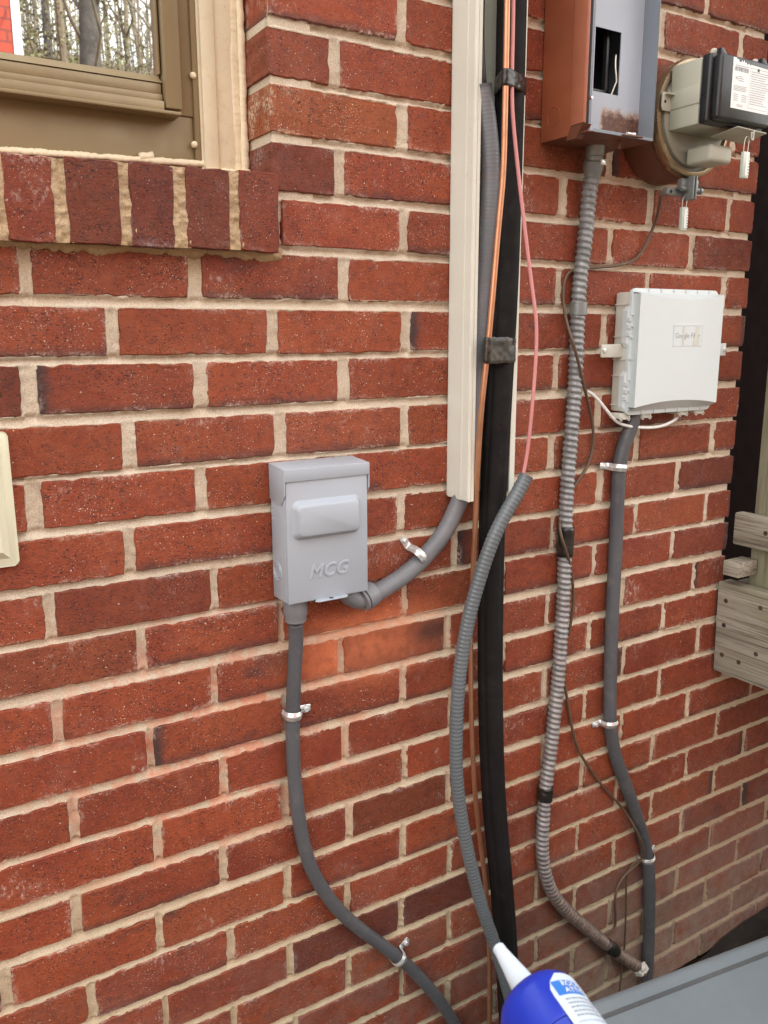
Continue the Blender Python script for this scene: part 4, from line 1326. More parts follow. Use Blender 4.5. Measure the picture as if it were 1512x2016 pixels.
box('front_box', (mx0 - .0015, -.1480, mzb - .001), (mx1 + .002, -.1312, mzt + .002), M['meterblack'], mt, .004, 3)
box('front_face', (mx0 + .0035, -.1630, mzb + .002), (mx1 - .003, -.1475, mzt - .001), M['meterblack'], mt, .005, 3)
for px_, py_ in ((1408, 92), (1489, 114)):
    p = W(px_, py_, -.135)
    prism('top_lug', [(p.x - .009, -.132, mzt - .001), (p.x - .007, -.132, mzt + .010), (p.x - .003, -.132, mzt + .0135), (p.x + .004, -.132, mzt + .0135), (p.x + .004, -.132, mzt - .001)], (0, -.004, 0), M['module'], mt, .0012)
    prism('lug_loop', [(p.x + .001, -.1375, mzt - .001), (p.x + .001, -.1375, mzt + .012), (p.x + .006, -.1375, mzt + .013), (p.x + .016, -.1375, mzt + .005), (p.x + .018, -.1375, mzt - .001), (p.x + .013, -.1375, mzt - .001), (p.x + .011, -.1375, mzt + .004), (p.x + .006, -.1375, mzt + .008), (p.x + .006, -.1375, mzt - .001)], (0, -.008, 0), M['meterblack'], mt, .0008)
# label with torn top edge
ly = -.1632
la, lb = W(1447, 112, ly), W(1436, 211, ly)
lx0_, lx1_, lzt, lzb = lb.x + .0015, mx1 - .010, la.z, lb.z
torn = [(0, 0), (.08, 0), (.10, -.003), (.13, -.001), (.15, -.004), (.19, -.0055), (.22, -.002), (.25, -.005), (.27, -.001), (.30, -.0045), (.33, -.003), (.36, -.0065), (.40, -.004), (.43, -.006), (.46, -.005), (1, -.006)]
lab = prism('label', [(lx0_ + (lx1_ - lx0_) * t, ly, lzt + dz_) for t, dz_ in torn] + [(lx1_, ly, lzb), (lx0_ + .0008, ly, lzb)], (0, .0003, 0), M['sticker'], mt)
def print_rows(name, rows, y, mat, par):
    bm = bmesh.new()
    for (a, b, z, h) in rows:
        vs_ = [bm.verts.new(p) for p in ((a, y, z), (b, y, z), (b, y, z + h), (a, y, z + h))]
        bm.faces.new(vs_)
    return from_bm(name, bm, mat, par)
rr = random.Random(4)
Wd, Hh = lx1_ - lx0_, lzt - lzb
rows = []
cxs = lx0_ + Wd * .45
for k in range(34):
    a = lx0_ + .004 + (Wd * .36) * k / 34
    rows.append((a, a + rr.choice([.0003, .0005, .0008]), lzt - Hh * .255, Hh * .075))
for z_ in (.15, .185): rows.append((lx0_ + .006, lx0_ + Wd * .40, lzt - Hh * z_, Hh * .010))
for z_ in (.36, .40, .44): rows.append((lx0_ + .014, lx0_ + .014 + rr.uniform(.010, .014), lzt - Hh * z_, Hh * .012))
for z_ in (.55, .58, .61, .64): rows.append((lx0_ + .004, lx0_ + Wd * rr.uniform(.36, .42), lzt - Hh * z_, Hh * .009))
for z_ in (.72, .76, .80, .84):
    rows.append((lx0_ + .005, lx0_ + .016, lzt - Hh * z_, Hh * .010)); rows.append((lx0_ + .024, lx0_ + .036, lzt - Hh * z_, Hh * .010))
for z_ in (.92, .95): rows.append((lx0_ + .014, lx0_ + .028, lzt - Hh * z_, Hh * .010))
rows.append((lx0_ + Wd * .445, lx0_ + Wd * .449, lzb + .004, Hh * .86))
rows.append((lx0_ + Wd * .449, lx1_ - .003, lzt - Hh * .14, Hh * .006)); rows.append((lx0_ + Wd * .449, lx1_ - .003, lzb + .004, Hh * .006))
for k in range(15):
    z_ = .21 + k * .046
    rows.append((lx0_ + Wd * .475, lx0_ + Wd * rr.uniform(.80, .97), lzt - Hh * z_, Hh * .010))
print_rows('print', rows, ly - .0002, M['greyink'], lab)
v, f = text_data('FC', .0052)
obj('print', [(lx0_ + .0105 + p.x, ly - .0002, lzt - Hh * .40 + p.y) for p in v], f, M['ink'], lab, smooth=False)
v, f = text_data('M', .0060, offset=.0003)
obj('print', [(lx0_ + Wd * .66 + p.x, ly - .0002, lzt - Hh * .155 + p.y) for p in v], f, M['ink'], lab, smooth=False)
# cast clamp under the ring
ck = W(1357, 366, -.07)
bm = bmesh.new()
for s in (-1, 1):
    bx(bm, (ck.x + s * .0035 - .0014, -.082, ck.z - .022), (ck.x + s * .0035 + .0014, -.058, ck.z + .014), .0008)
    bx(bm, (ck.x + s * .013 - .010, -.074, ck.z - .006), (ck.x + s * .013 + .010, -.060, ck.z - .003), .0008)
    bx(bm, (ck.x + s * .012 - .008, -.072, ck.z - .003), (ck.x + s * .012 + .008, -.062, ck.z + .010), .001)
from_bm('ring_clamp', bm, M['clampmetal'], mt, smooth=True)
lathe('clamp_bolt', ck + Vector((-.019, 0, -.006)), [(.0035, 0), (.0035, .043), (.0055, .0432), (.0055, .048)], M['clampmetal'], mt, 16, axis=(1, 0, 0))
gc = W(1315, 381, -.045)
bm = bmesh.new()
bx(bm, (gc.x - .021, -.062, gc.z - .0055), (gc.x + .016, -.050, gc.z + .006), .003)
from_bm('ground_lug', bm, M['clampmetal'], mt, smooth=True)
lathe('lug_hole', (gc.x - .0135, -.0622, gc.z), [(.0028, 0), (.0028, .0004)], M['dark'], mt, 16)
# bracket under the black box
bz = W(1460, 258, -.160).z
prism('bracket', [(fx - .018, -.120, mzb - .010), (fx - .010, -.160, mzb - .002), (fx + .06, -.160, mzb - .004), (fx + .06, -.12, mzb - .012)], (0, 0, -.0016), M['module'], mt, .0005)
p = W(1482, 266, -.161)
tube('bracket_hook', [p + Vector((.002, 0, .006)), p + Vector((.002, 0, -.004)), p + Vector((.0, 0, -.008)), p + Vector((-.003, 0, -.005)), p + Vector((-.003, 0, .004))], .0013, M['module'], mt, n=10, step=.002)
def seal(px, py_wire, py0, py1, depth, label, lean):
    t = W(px, py_wire, -depth); a = W(px + lean, py0, -depth); b = W(px + lean, py1, -depth)
    root = thing('meter_seal', t, label, 'seal', 'clear tags wired to the meter')
    hw = .0072
    box('tag_body', (a.x - hw, -depth - .003, b.z), (a.x + hw, -depth + .003, a.z), M['seal'], root, .0012)
    box('tag_core', (a.x - hw * .25, -depth - .0036, b.z + .004), (a.x + hw * .35, -depth - .0031, a.z - .004), M['sticker'], root)
    bm = bmesh.new()
    for k in range(7):
        z_ = b.z + .005 + (a.z - b.z - .012) * k / 6
        bx(bm, (a.x + hw * .62, -depth - .0034, z_), (a.x + hw * .92, -depth - .0030, z_ + .0018))
    from_bm('tag_digits', bm, M['white'], root)
    tube('wire', [a + Vector((-hw * .65, 0, -.002)), a + Vector((-hw * .72, 0, .010)), Vector((t.x - .004, -depth, t.z)), Vector((t.x, -depth, t.z + .003)), Vector((t.x + .005, -depth, t.z)), a + Vector((hw * .72, 0, .010)), a + Vector((hw * .65, 0, -.002))],
         .0006, M['wire'], root, n=8, step=.002)
seal(1471, 272, 299, 352, .158, 'clear tag seal hanging under the black meter box', -3)
seal(1350, 388, 408, 455, .070, 'clear tag seal hanging under the ring clamp of the meter', -3)

# ---------------------------------------------------------------- white fibre box
fx0_, fx1_, fzb, fzt = .7225, .9385, -.5470, -.3395
fb = thing('fiber_box', ((fx0_ + fx1_) / 2, 0, fzb), 'white plastic utility box with a bowed front and a small scratched logo label', 'utility box')
box('base', (fx0_ + .001, -.034, fzb + .005), (fx1_ - .004, -.002, fzt - .006), M['fiberside'], fb, .004)
for z_ in (fzt - .026, fzt - .078, fzb + .092, fzb + .065, fzb + .016):
    box('base_rib', (fx0_ - .0012, -.032, z_ - .0009), (fx0_ + .003, -.004, z_ + .0009), M['fiberside'], fb)
def rounded(x0, x1, z0, z1, r, y, n=7):
    out = []
    for (sx_, sz_, a0) in ((1, 1, 0), (-1, 1, 90), (-1, -1, 180), (1, -1, 270)):
        cx_ = x1 - r if sx_ > 0 else x0 + r
        cz_ = z1 - r if sz_ > 0 else z0 + r
        for k in range(n):
            t = math.radians(a0 + 90 * k / (n - 1))
            out.append((cx_ + math.cos(t) * r, y, cz_ + math.sin(t) * r))
    return out
prism('rim', rounded(fx0_ - .001, fx1_ + .001, fzb, fzt, .010, -.033), (0, -.0060, 0), M['fiber'], fb, .0007)
for i_ in range(6):
    x_ = fx0_ + .037 + i_ * .0305
    box('rim_rib', (x_, -.0412, fzt - .0075), (x_ + .0014, -.0392, fzt - .0005), M['fiber'], fb)
    box('rim_rib', (x_, -.0412, fzb + .0005), (x_ + .0014, -.0392, fzb + .0075), M['fiber'], fb)
for z_ in (fzt - .0435, fzt - .062, fzt - .080, fzt - .115, fzb + .058, fzb + .040, fzb + .022):
    box('rim_rib', (fx0_ - .0005, -.0415, z_), (fx0_ + .0085, -.0392, z_ + .0014), M['fiber'], fb)
# bowed cover: top and bottom edges curve in
nx_, ny_ = 26, 14
cxa, cxb = fx0_ + .0015, fx1_ - .0045
vs, fs = [], []
for j in range(ny_ + 1):
    for i in range(nx_ + 1):
        s, t = i / nx_, j / ny_
        bow = .0085 * (1 - (2 * s - 1) ** 2)
        zt_, zb_ = fzt - .0085 - bow, fzb + .0135 + bow
        vs.append((cxa + (cxb - cxa) * s, -.0555 - .0012 * (1 - (2 * s - 1) ** 2) * (1 - (2 * t - 1) ** 2), zb_ + (zt_ - zb_) * t))
for j in range(ny_):
    for i in range(nx_):
        a = j * (nx_ + 1) + i
        fs.append((a, a + 1, a + nx_ + 2, a + nx_ + 1))
front = len(vs)
def skirt(ids, dxz):
    global vs, fs
    base = len(vs)
    for k in ids:
        p = vs[k]; vs.append((p[0] + dxz[0](p), -.0392, p[2] + dxz[1](p)))
    for k in range(len(ids) - 1):
        fs.append((ids[k], ids[k + 1], base + k + 1, base + k))
top_ids = [ny_ * (nx_ + 1) + i for i in range(nx_ + 1)]
bot_ids = [i for i in range(nx_ + 1)]
lef = [j * (nx_ + 1) for j in range(ny_ + 1)]
rig = [j * (nx_ + 1) + nx_ for j in range(ny_ + 1)]
skirt(top_ids, (lambda p: 0, lambda p: (fzt - .006) - p[2]))
skirt(bot_ids[::-1], (lambda p: 0, lambda p: (fzb + .006) - p[2]))
skirt(lef, (lambda p: .003, lambda p: 0))
skirt(rig[::-1], (lambda p: -.001, lambda p: 0))
bm = bmesh.new()
bv = [bm.verts.new(p) for p in vs]
for q_ in fs: bm.faces.new([bv[k] for k in q_])
bmesh.ops.remove_doubles(bm, verts=bm.verts, dist=.0002)
cvr = from_bm('cover', bm, M['fiber'], fb, smooth=True, sharp=30)
# hinge knuckles on the left rim
for zc_ in ((fzt - .062), (fzb + .040)):
    bm = bmesh.new()
    pr = [(fx0_ - .0002, -.0385, zc_ + .034), (fx0_ - .0035, -.0335, zc_ + .026), (fx0_ - .0035, -.0335, zc_ - .026), (fx0_ - .0002, -.0385, zc_ - .034)]
    a_ = [bm.verts.new(p) for p in pr]; b_ = [bm.verts.new((p[0], p[1] + .010, p[2])) for p in pr]
    bm.faces.new(a_); bm.faces.new(b_[::-1])
    for k in range(4): bm.faces.new((a_[k], b_[k], b_[(k + 1) % 4], a_[(k + 1) % 4]))
    for dz_ in (-.012, .0, .012):
        bx(bm, (fx0_ - .0042, -.0400, zc_ + dz_ - .0035), (fx0_ + .001, -.032, zc_ + dz_ + .0035), .0006, 1)
    from_bm('hinge', bm, M['fiber'], fb)
# fixing ears
for (s, px_, py_) in ((-1, 1188, 691), (1, 1424, 688)):
    if s < 0:
        p = W(px_, py_, -.022); xa, xb = W(1183, 691, -.022).x, fx0_ + .002
    else:
        p = W(px_, py_, -.012); xa, xb = fx1_ - .004, W(1428, 688, -.012).x
    yy = -.024 if s < 0 else -.014
    prism('ear', [(xa, yy, p.z + .0105), (xb, yy, p.z + .0115), (xb, yy, p.z - .0115), (xa, yy, p.z - .0105)], (0, .004, 0), M['fiberside'] if s < 0 else M['fiber'], fb, .0016)
    lathe('ear_screw', Vector(((xa + .006) if s < 0 else (xb - .005), yy - .0002, p.z)), [(.0046, 0), (.0044, .0016), (.002, .0024)], M['zinc'], fb, 16)
# lower entries
bm = bmesh.new()
for px_ in (1226, 1268, 1340, 1372):
    bm = bmesh.new()
    p = W(px_, 820, -.030)
    bx(bm, (p.x - .012, -.034, fzb - .006), (p.x + .012, -.010, fzb + .003), .001, 1)
    for k in (-.009, .009): bx(bm, (p.x + k - .0012, -.0365, fzb - .010), (p.x + k + .0012, -.033, fzb - .001))
    bx(bm, (p.x - .0125, -.0365, fzb - .0072), (p.x + .0125, -.033, fzb - .0055))
    from_bm('cable_entry', bm, M['fiberside'], fb)
# scratched logo label
qy = -.0568
la, lb = W(1328, 641, qy), W(1380, 681, qy)
lab = prism('logo_label', rounded(la.x, lb.x, lb.z, la.z, .0012, qy, 4), (0, -.0003, 0), M['fiber'], fb)
v, f = text_data('Google Fiber', .0112)
ft = (W(1378, 660, qy).x - W(1329, 660, qy).x) / (max(p.x for p in v) - min(p.x for p in v))
mx_ = (max(p.x for p in v) + min(p.x for p in v)) / 2
tz = W(1353, 661, qy).z
obj('logo_text', [((la.x + lb.x) / 2 + (p.x - mx_) * ft, qy - .0005, tz + p.y * ft) for p in v], f, M['greyink'], lab, smooth=False)
bm = bmesh.new()
for (a, b, z0_, z1_, sk) in ((.30, .37, .02, .98, 0), (.68, .80, .02, .95, .10), (.82, .92, .05, .35, .03)):
    w_ = lb.x - la.x; h_ = la.z - lb.z
    q4 = [(la.x + w_ * a, lb.z + h_ * z0_), (la.x + w_ * b, lb.z + h_ * z0_), (la.x + w_ * (b + sk), lb.z + h_ * z1_), (la.x + w_ * (a + sk), lb.z + h_ * z1_)]
    bm = bmesh.new()
    bm.faces.new([bm.verts.new((p[0], qy - .0007, p[1])) for p in q4])
    from_bm('scrape', bm, M['fiberside'], lab)
bm = bmesh.new()
w_, h_ = lb.x - la.x, la.z - lb.z
for lo_, hi_ in (((la.x - .0008, 0, la.z), (lb.x + .0008, 0, la.z + .0008)), ((la.x - .0008, 0, lb.z - .0008), (la.x, 0, la.z)), ((lb.x, 0, lb.z - .0008), (lb.x + .0008, 0, la.z))):
    bx(bm, (lo_[0], qy - .0008, lo_[2]), (hi_[0], qy + .0002, hi_[2]))
from_bm('label_edge', bm, M['fiber'], lab)
# its conduit
fc = thing('flexible_conduit', W(1203, 1300, -.0135), 'dark grey conduit dropping from the white fibre box to the ground', 'conduit')
tube('sleeve', path([(1249, 812, .022), (1245.5, 832, .021), (1233, 864, .017), (1222, 901, .0140), (1218, 935, .0135), (1215, 999, .0135), (1213, 1050, .0135), (1210.5, 1110, .0135), (1206, 1191, .0135), (1202, 1300, .0135), (1200.5, 1395, .0135),
                     (1202, 1436, .0135), (1209, 1477, .0135), (1218, 1509, .0135), (1235, 1552, .0135), (1252, 1603, .0135), (1267, 1647, .0135), (1275.5, 1694, .0135), (1279, 1741, .0135), (1278, 1823, .0135), (1276, 1888, .0135), (1273, 1935, .0135), (1268, 2000, .0135), (1262, 2080, .0135)]),
     .0122, M['conduit3'], fc, n=22, step=.0018, rib=(.005, .00012))
wc = tube('white_cable', path([(1156, 770, .006), (1169, 778, .010), (1184.5, 795, .016), (1203, 819, .022), (1216, 832, .024), (1232, 838, .026), (1248.6, 840.5, .028), (1276, 842.5, .030), (1304, 839, .030), (1325, 829, .027), (1334, 822, .024)]), .0027, M['whitecable'], n=12, step=.004)
tag(wc, 'white cable looping under the white fibre box to the brown wire', 'cable')

# ---------------------------------------------------------------- earth wire
gw = tube('ground_wire', path([(1302, 380, .050), (1300.5, 392, .045), (1297, 411, .030), (1291, 437, .012), (1276, 470, .006), (1260, 502, .005), (1238, 517.6, .005), (1197, 525, .006), (1160, 527, .004), (1126, 531, .004), (1113, 547, .005),
                               (1108, 577, .006), (1112, 620, .010), (1120, 650, .022), (1127, 672, .030), (1139, 712, .030), (1151, 767, .022), (1163, 812.5, .010), (1169, 858, .006), (1163, 904, .005), (1148, 932, .005), (1133, 952, .004), (1116, 985, .004),
                               (1102, 1019, .008), (1103, 1050, .024), (1112, 1078, .029), (1123, 1114, .022), (1129, 1164, .008), (1128, 1201, .006), (1120.5, 1243, .005), (1108, 1290, .004), (1109, 1330, .005), (1113, 1355, .005), (1120.5, 1400, .005), (1129, 1449, .006),
                               (1141, 1482, .007), (1157.8, 1508, .006), (1179, 1539, .005), (1209, 1573, .005), (1231, 1597, .010), (1252, 1634, .026), (1265, 1662, .029), (1268, 1685, .026), (1250, 1706, .010), (1224, 1728.5, .006), (1209, 1767, .008), (1213, 1812, .006), (1207, 1832, .005), (1185.6, 1843, .004)]),
          .0026, M['ground'], n=10, step=.004)
tag(gw, 'thin brown wire snaking from the meter around both right hand conduits', 'wire')
gw2 = tube('ground_wire', path([(1262, 1690, .020), (1247, 1700, .010), (1234, 1722, .006), (1232.5, 1760, .006), (1232, 1802, .006), (1229, 1875, .008), (1222, 1927, .010), (1219, 1960, .010)]), .0020, M['ground'], n=10, step=.004)
tag(gw2, 'straight brown wire tail hanging to the ground left of the right hand conduit', 'wire')

# ---------------------------------------------------------------- cream cover at the left edge
r1 = W(40, 1108, -.004)
ob = thing('outlet_cover', (-.30, 0, -.665), 'cream plastic outlet cover with a raised lid, on the bricks at the left edge', 'cover')
zt_, zb_ = W(14, 851, -.012).z, W(38, 1114, -.012).z
xr_ = W(24, 960, -.006).x
prism('flange', rounded(xr_ - .118, xr_, zb_, zt_, .005, -.001), (0, -.0085, 0), M['cream'], ob, .0018)
bm = bmesh.new()
o1 = [(xr_ - .108, -.0098, zb_ + .010), (xr_ - .0095, -.0098, zb_ + .010), (xr_ - .0095, -.0098, zt_ - .006), (xr_ - .108, -.0098, zt_ - .006)]
o2 = [(xr_ - .098, -.0170, zb_ + .019), (xr_ - .018, -.0170, zb_ + .019), (xr_ - .018, -.0170, zt_ - .014), (xr_ - .098, -.0170, zt_ - .014)]
a_ = [bm.verts.new(p) for p in o1]; b_ = [bm.verts.new(p) for p in o2]
bm.faces.new(a_[::-1]); bm.faces.new(b_)
for k in range(4): bm.faces.new((a_[k], a_[(k + 1) % 4], b_[(k + 1) % 4], b_[k]))
from_bm('raised_lid', bm, M['cream'], ob)

# ---------------------------------------------------------------- grey unit at the bottom right
AZT = -1.25
p0, p1 = AZ(1120, 1998, AZT), AZ(1512, 1850, AZT)
ux = Vector((p1.x - p0.x, p1.y - p0.y, 0)).normalized()
uy = Vector((-ux.y, ux.x, 0))          # towards the wall
o0 = AZ(1340, 1897, AZT)
ac = thing('condenser_unit', Vector((o0.x, o0.y, GZ)) - uy * .35, 'slate grey metal top of an outdoor unit in the bottom right corner', 'outdoor unit')
def loc(a, b, z): return o0 + ux * a - uy * b + Vector((0, 0, z - o0.z))
def slab(name, a0, a1, b0, b1, z0, z1, mat, bev, seg=2):
    prism(name, [loc(a0, b0, z0), loc(a1, b0, z0), loc(a1, b1, z0), loc(a0, b1, z0)], (0, 0, z1 - z0), mat, ac, bev, None, seg)
slab('casing', -.395, .395, .012, .77, GZ, AZT - .03, M['slatedark'], .01)
slab('lid_skirt', -.40, .40, -.004, .78, AZT - .060, AZT, M['slate'], .020, 7)
slab('seam', -.372, .372, .0300, .0375, AZT - .0005, AZT + .0005, M['slatedark'], 0)
slab('lid_panel', -.372, .372, .0380, .74, AZT - .0005, AZT + .0022, M['slate'], .0012, 3)

# ---------------------------------------------------------------- caulk tube in the foreground
ctr_px, dist, fr = (1054, 1974), .585, math.radians(56)
vdir = Vector(ray(*ctr_px)).normalized()
cen = Vector(CP) + vdir * dist
ex, ey = Vector(CR[0]), Vector(CR[1])
img = (ex * -.56 + ey * -.83)
img = (img - vdir * img.dot(vdir)).normalized()
ax = (img * math.sin(fr) + vdir * math.cos(fr)).normalized()      # tail -> tip
ct = thing('caulk_tube', cen - ax * .22, 'royal blue caulk cartridge with a cut white nozzle held before the wall', 'caulk tube')
R_ = .0250
lathe('barrel', cen, [(R_, -.225), (R_, -.0335), (R_ + .0002, -.0330)], M['blue'], ct, 72, axis=ax)
lathe('end_cap', cen, [(R_ + .0006, -.0325), (R_ + .0009, -.031), (R_ + .0009, -.008), (R_ + .0002, -.003), (R_ - .0022, .0005), (R_ - .006, .0022), (.012, .003), (.0085, .006)], M['blue'], ct, 72, axis=ax)
lathe('nozzle', cen, [(.0086, .003), (.0086, .007), (.0080, .013), (.0042, .040), (.0040, .0440), (.0026, .0447)], M['nozzle'], ct, 36, axis=ax)
# label wrapped on the barrel
toeye = -vdir
u1 = (toeye - ax * toeye.dot(ax)).normalized()
u2 = ax.cross(u1)
if u2.dot(ex) < 0: u2 = -u2           # u2 points to the picture's right
def onb(ang, s, lift):
    """ang round the barrel from the side facing the eye, s back from the cap"""
    return cen + (u1 * math.cos(ang) + u2 * math.sin(ang)) * (R_ + lift) - ax * s
def patch(name, a0, a1, s0, s1, lift, mat, par, n=16, m_=6, rim=None):
    vs_, fs_ = [], []
    for j in range(m_ + 1):
        for i in range(n + 1):
            s_ = s0 + (s1 - s0) * j / m_
            lo_a = a0
            if rim:      # rounded near corner
                k_ = max(0, 1 - (s_ - s0) / rim)
                lo_a = a0 + k_ ** 2 * .35
            vs_.append(onb(lo_a + (a1 - lo_a) * i / n, s_, lift))
    for j in range(m_):
        for i in range(n):
            a = j * (n + 1) + i
            fs_.append((a, a + 1, a + n + 2, a + n + 1))
    return obj(name, vs_, fs_, mat, par)
A0, A1 = .42, 2.3
lb_ = patch('label', A0, A1, .006, .200, .00125, M['label'], ct, 30, 40, rim=.012)
patch('label_band', A0 + .10, A0 + .86, .0115, .0215, .00140, M['labelblue'], lb_, 16, 4)
def wrap_text(body, size, a_c, s_c, mat):
    v_, f_ = text_data(body, size, align='LEFT')
    # letters run round the barrel; up points to the nozzle
    obj('print', [onb(a_c + p.x / R_, s_c - p.y, .0016) for p in v_], f_, mat, lb_, smooth=False)
wrap_text('ROOFS', .0050, A0 + .32, .0142, M['white'])
wrap_text('ATTICS', .0050, A0 + .32, .0188, M['white'])
rr = random.Random(2)
for k in range(4):
    wrap_text(['', '', '', ''][k] or 'Qualis et', .0001, A0 + .3, .05, M['greyink']) if False else None
bmv, bmf = [], []
def dash(a0, a1, s, h):
    b_ = len(bmv)
    n = 8
    for i in range(n + 1):
        for e in (0, 1): bmv.append(onb(a0 + (a1 - a0) * i / n, s + h * e, .0015))
    for i in range(n): bmf.append((b_ + 2 * i, b_ + 2 * i + 1, b_ + 2 * i + 3, b_ + 2 * i + 2))
for k in range(5):
    s_ = .0240 + k * .0028
    x_ = A0 + .18
    while x_ < A0 + rr.uniform(.80, 1.0):
        l_ = rr.uniform(.03, .10)
        dash(x_, x_ + l_, s_, .0011)
        x_ += l_ + .022
for k in range(3): dash(A0 + .12, A0 + .98, .0395 + k * .0050, .0004)
obj('print', bmv, bmf, M['greyink'], lb_, smooth=False)
patch('label_mark', A0 + .09, A0 + .10, .0115, .0215, .00145, M['white'], lb_, 2, 2)

# ---------------------------------------------------------------- what the glass reflects: a bare wood and a neighbouring house behind the viewer
rt = random.Random(21)
hv, hf = [], []
rg_ = np.random.default_rng(8)
hn = grid_noise(60, 30, rg_, 6)
for j in range(30):
    for i in range(60):
        t_ = j / 29
        hv.append((-60 + 2.4 * i, -34 - 30 * t_, GZ - .3 + 19 * (t_ * t_ * (3 - 2 * t_)) * (1 + .25 * hn[j, i]) + 1.2 * hn[j, i] * min(1, t_ * 4)))
for j in range(29):
    for i in range(59):
        a = j * 60 + i
        hf.append((a, a + 60, a + 61, a + 1))
tag(obj('hill', hv, hf, M['lawn']), 'brown leafy hillside behind the bare wood', None, None, 'structure')
def limb(V_, F_, a, b, r0, r1, n=7, wob=.0, seg=5):
    pts = []
    for k in range(seg + 1):
        t = k / seg
        p = a.lerp(b, t)
        if 0 < k < seg: p = p + Vector((rt.gauss(0, wob), rt.gauss(0, wob), 0))
        pts.append(list(p))
    v_, f_ = sweep(np.array(pts), np.linspace(0, 1, seg + 1), lambda s, th: r0 + (r1 - r0) * s + 0 * th, n)
    b_ = len(V_)
    V_.extend([Vector(p) for p in v_]); F_.extend([tuple(i + b_ for i in f) for f in f_])
    return pts
def bare_tree(V_, F_, base, h, r, nb_, lean=.3):
    top = base + Vector((rt.gauss(0, lean), rt.gauss(0, lean), h))
    pts = limb(V_, F_, base, top, r, r * .25, 8, r * .6, 7)
    for _ in range(nb_):
        k = rt.uniform(.18, .95)
        i = min(int(k * 7), 6)
        p = Vector(pts[i]).lerp(Vector(pts[i + 1]), k * 7 - i)
        a = rt.uniform(0, 2 * math.pi)
        l_ = h * rt.uniform(.10, .28) * (1.1 - k * .6)
        e = p + Vector((math.cos(a) * l_, math.sin(a) * l_, l_ * rt.uniform(.3, 1.1)))
        q_ = limb(V_, F_, p, e, r * .28 * (1.1 - k * .7) + .006, .005, 5, .06, 4)
        for _ in range(2):
            w_ = Vector(q_[rt.randint(1, 3)])
            limb(V_, F_, w_, w_ + Vector((rt.gauss(0, .45), rt.gauss(0, .45), rt.uniform(.2, .9))), .008, .003, 4, .03, 2)
V_, F_ = [], []
for k in range(210):
    y_ = -rt.uniform(12, 34)
    x_ = rt.uniform(-7, 5) + (-y_) * .23
    bare_tree(V_, F_, Vector((x_, y_, GZ - .1)), rt.uniform(8, 16), rt.uniform(.03, .085), rt.randint(8, 14))
wo = obj('woodland', V_, F_, M['bark'], smooth=False, at=(3, -15, GZ))
tag(wo, 'bare winter wood reflected in the window glass', None, None, 'stuff')
# thick trunk
g0 = W(178, 60, JY + .009)
d0 = Vector((g0.x - CP[0], -(g0.y - CP[1]), g0.z - CP[2]))
tb = g0 + d0 * (7.5 / abs(d0.y))
tr = thing('bare_tree', (tb.x, tb.y, GZ - .1), 'thick dark tree trunk reflected in the middle of the window glass', 'tree')
V_, F_ = [], []
limb(V_, F_, Vector((tb.x, tb.y, GZ - .1)), Vector((tb.x + .15, tb.y, GZ + 10)), .115, .07, 12, .04, 8)
obj('trunk', V_, F_, M['bark2'], tr)
V_, F_ = [], []
for k in range(14):
    z_ = GZ + rt.uniform(3, 9)
    a = rt.uniform(0, 6.28)
    limb(V_, F_, Vector((tb.x, tb.y, z_)), Vector((tb.x + math.cos(a) * 1.3, tb.y + math.sin(a) * 1.3, z_ + rt.uniform(.9, 2))), .022, .006, 6, .05, 5)
obj('branches', V_, F_, M['bark'], tr)
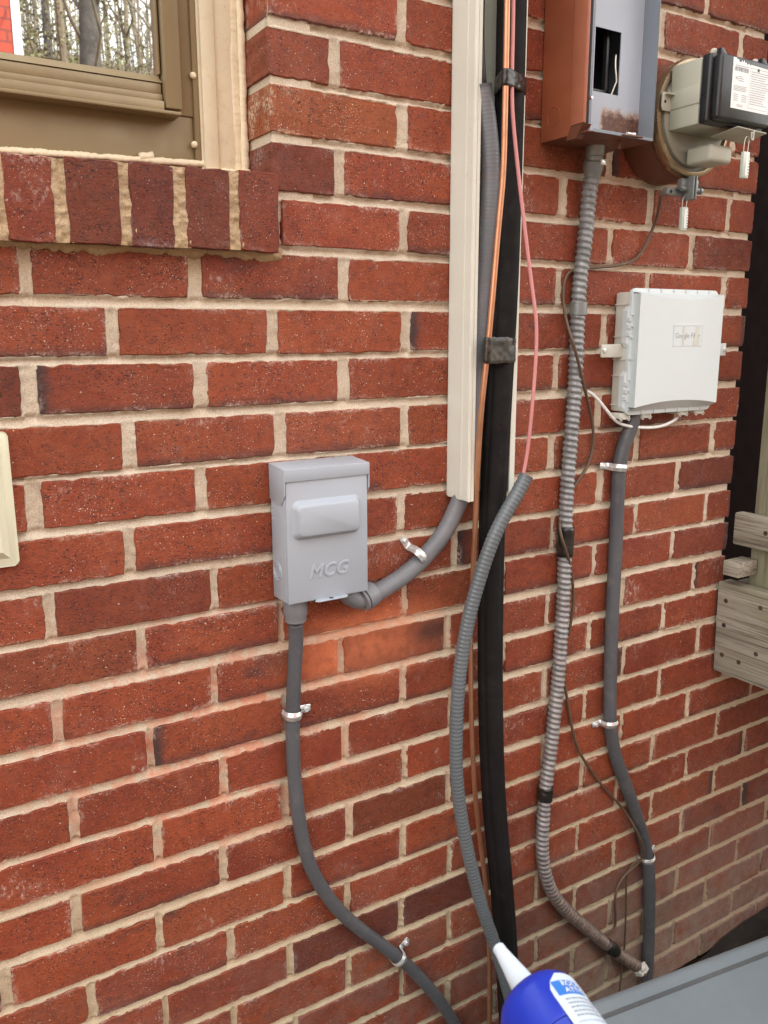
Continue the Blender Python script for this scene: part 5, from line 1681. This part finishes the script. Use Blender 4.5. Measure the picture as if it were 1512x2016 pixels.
# olive evergreen
g0 = W(95, 85, JY + .009)
d0 = Vector((g0.x - CP[0], -(g0.y - CP[1]), g0.z - CP[2]))
eb_ = g0 + d0 * (13.0 / abs(d0.y))
V_, F_ = [], []
for k in range(6500):
    t = Vector((rt.gauss(0, 1), rt.gauss(0, 1), rt.gauss(0, 1))).normalized() * (rt.random() ** .45)
    p = eb_ + Vector((t.x * 1.5, t.y * 1.5, t.z * 1.9 - .6))
    a, b = Vector((rt.gauss(0, 1), rt.gauss(0, 1), rt.gauss(0, 1))).normalized() * .03, Vector((rt.gauss(0, 1), rt.gauss(0, 1), rt.gauss(0, 1))).normalized() * .02
    i = len(V_)
    V_ += [p - a, p + b, p + a, p - b]; F_.append((i, i + 1, i + 2, i + 3))
ev = thing('evergreen_tree', (eb_.x, eb_.y, GZ - .1), 'olive green bushy tree reflected in the window glass', 'tree')
obj('crown', V_, F_, M['leaf'], ev, smooth=False)
V_, F_ = [], []
limb(V_, F_, Vector((eb_.x, eb_.y, GZ - .1)), Vector((eb_.x, eb_.y, eb_.z + 1)), .12, .05, 8, .03, 4)
obj('trunk', V_, F_, M['bark2'], ev)
# neighbouring brick house: its corner shows at the left of the glass
g0 = W(24, 60, JY + .009)
d0 = Vector((g0.x - CP[0], -(g0.y - CP[1]), g0.z - CP[2]))
hb = g0 + d0 * (9.0 / abs(d0.y))
nh = thing('neighbouring_house', (hb.x - 2, hb.y - 1.5, GZ), 'red brick house with white corner trim reflected at the left of the glass', 'house')
n = N('far_brick')
bt = n.node('ShaderNodeTexBrick')
bt.inputs['Color1'].default_value = (.42, .055, .025, 1); bt.inputs['Color2'].default_value = (.36, .05, .025, 1); bt.inputs['Mortar'].default_value = (.20, .04, .03, 1)
bt.inputs['Scale'].default_value = 1.0
bt.inputs['Brick Width'].default_value = .30; bt.inputs['Row Height'].default_value = .11; bt.inputs['Mortar Size'].default_value = .012
mp = n.node('ShaderNodeMapping'); mp.inputs['Rotation'].default_value = (math.radians(90), 0, 0)
n.link(n.pos(), mp.inputs[0]); n.link(mp.outputs[0], bt.inputs['Vector']); n.col(bt.outputs[0]); n.set(Roughness=.8)
box('wall', (hb.x - 4.0, hb.y - 3, GZ - .1), (hb.x, hb.y, GZ + 7), n.m, nh)
box('corner_trim', (hb.x + .003, hb.y - .15, GZ), (hb.x + .085, hb.y + .02, GZ + 7), M['white'], nh)
box('corner_trim', (hb.x - .27, hb.y + .003, GZ), (hb.x - .19, hb.y + .03, GZ + 7), M['white'], nh)
prism('roof', [(hb.x - 4.4, hb.y + .4, GZ + 7), (hb.x + .4, hb.y + .4, GZ + 7), (hb.x + .4, hb.y - 1.5, GZ + 8.6), (hb.x - 4.4, hb.y - 1.5, GZ + 8.6)], (0, -.1, .1), M['bark2'], nh)
print('bricks', nb)
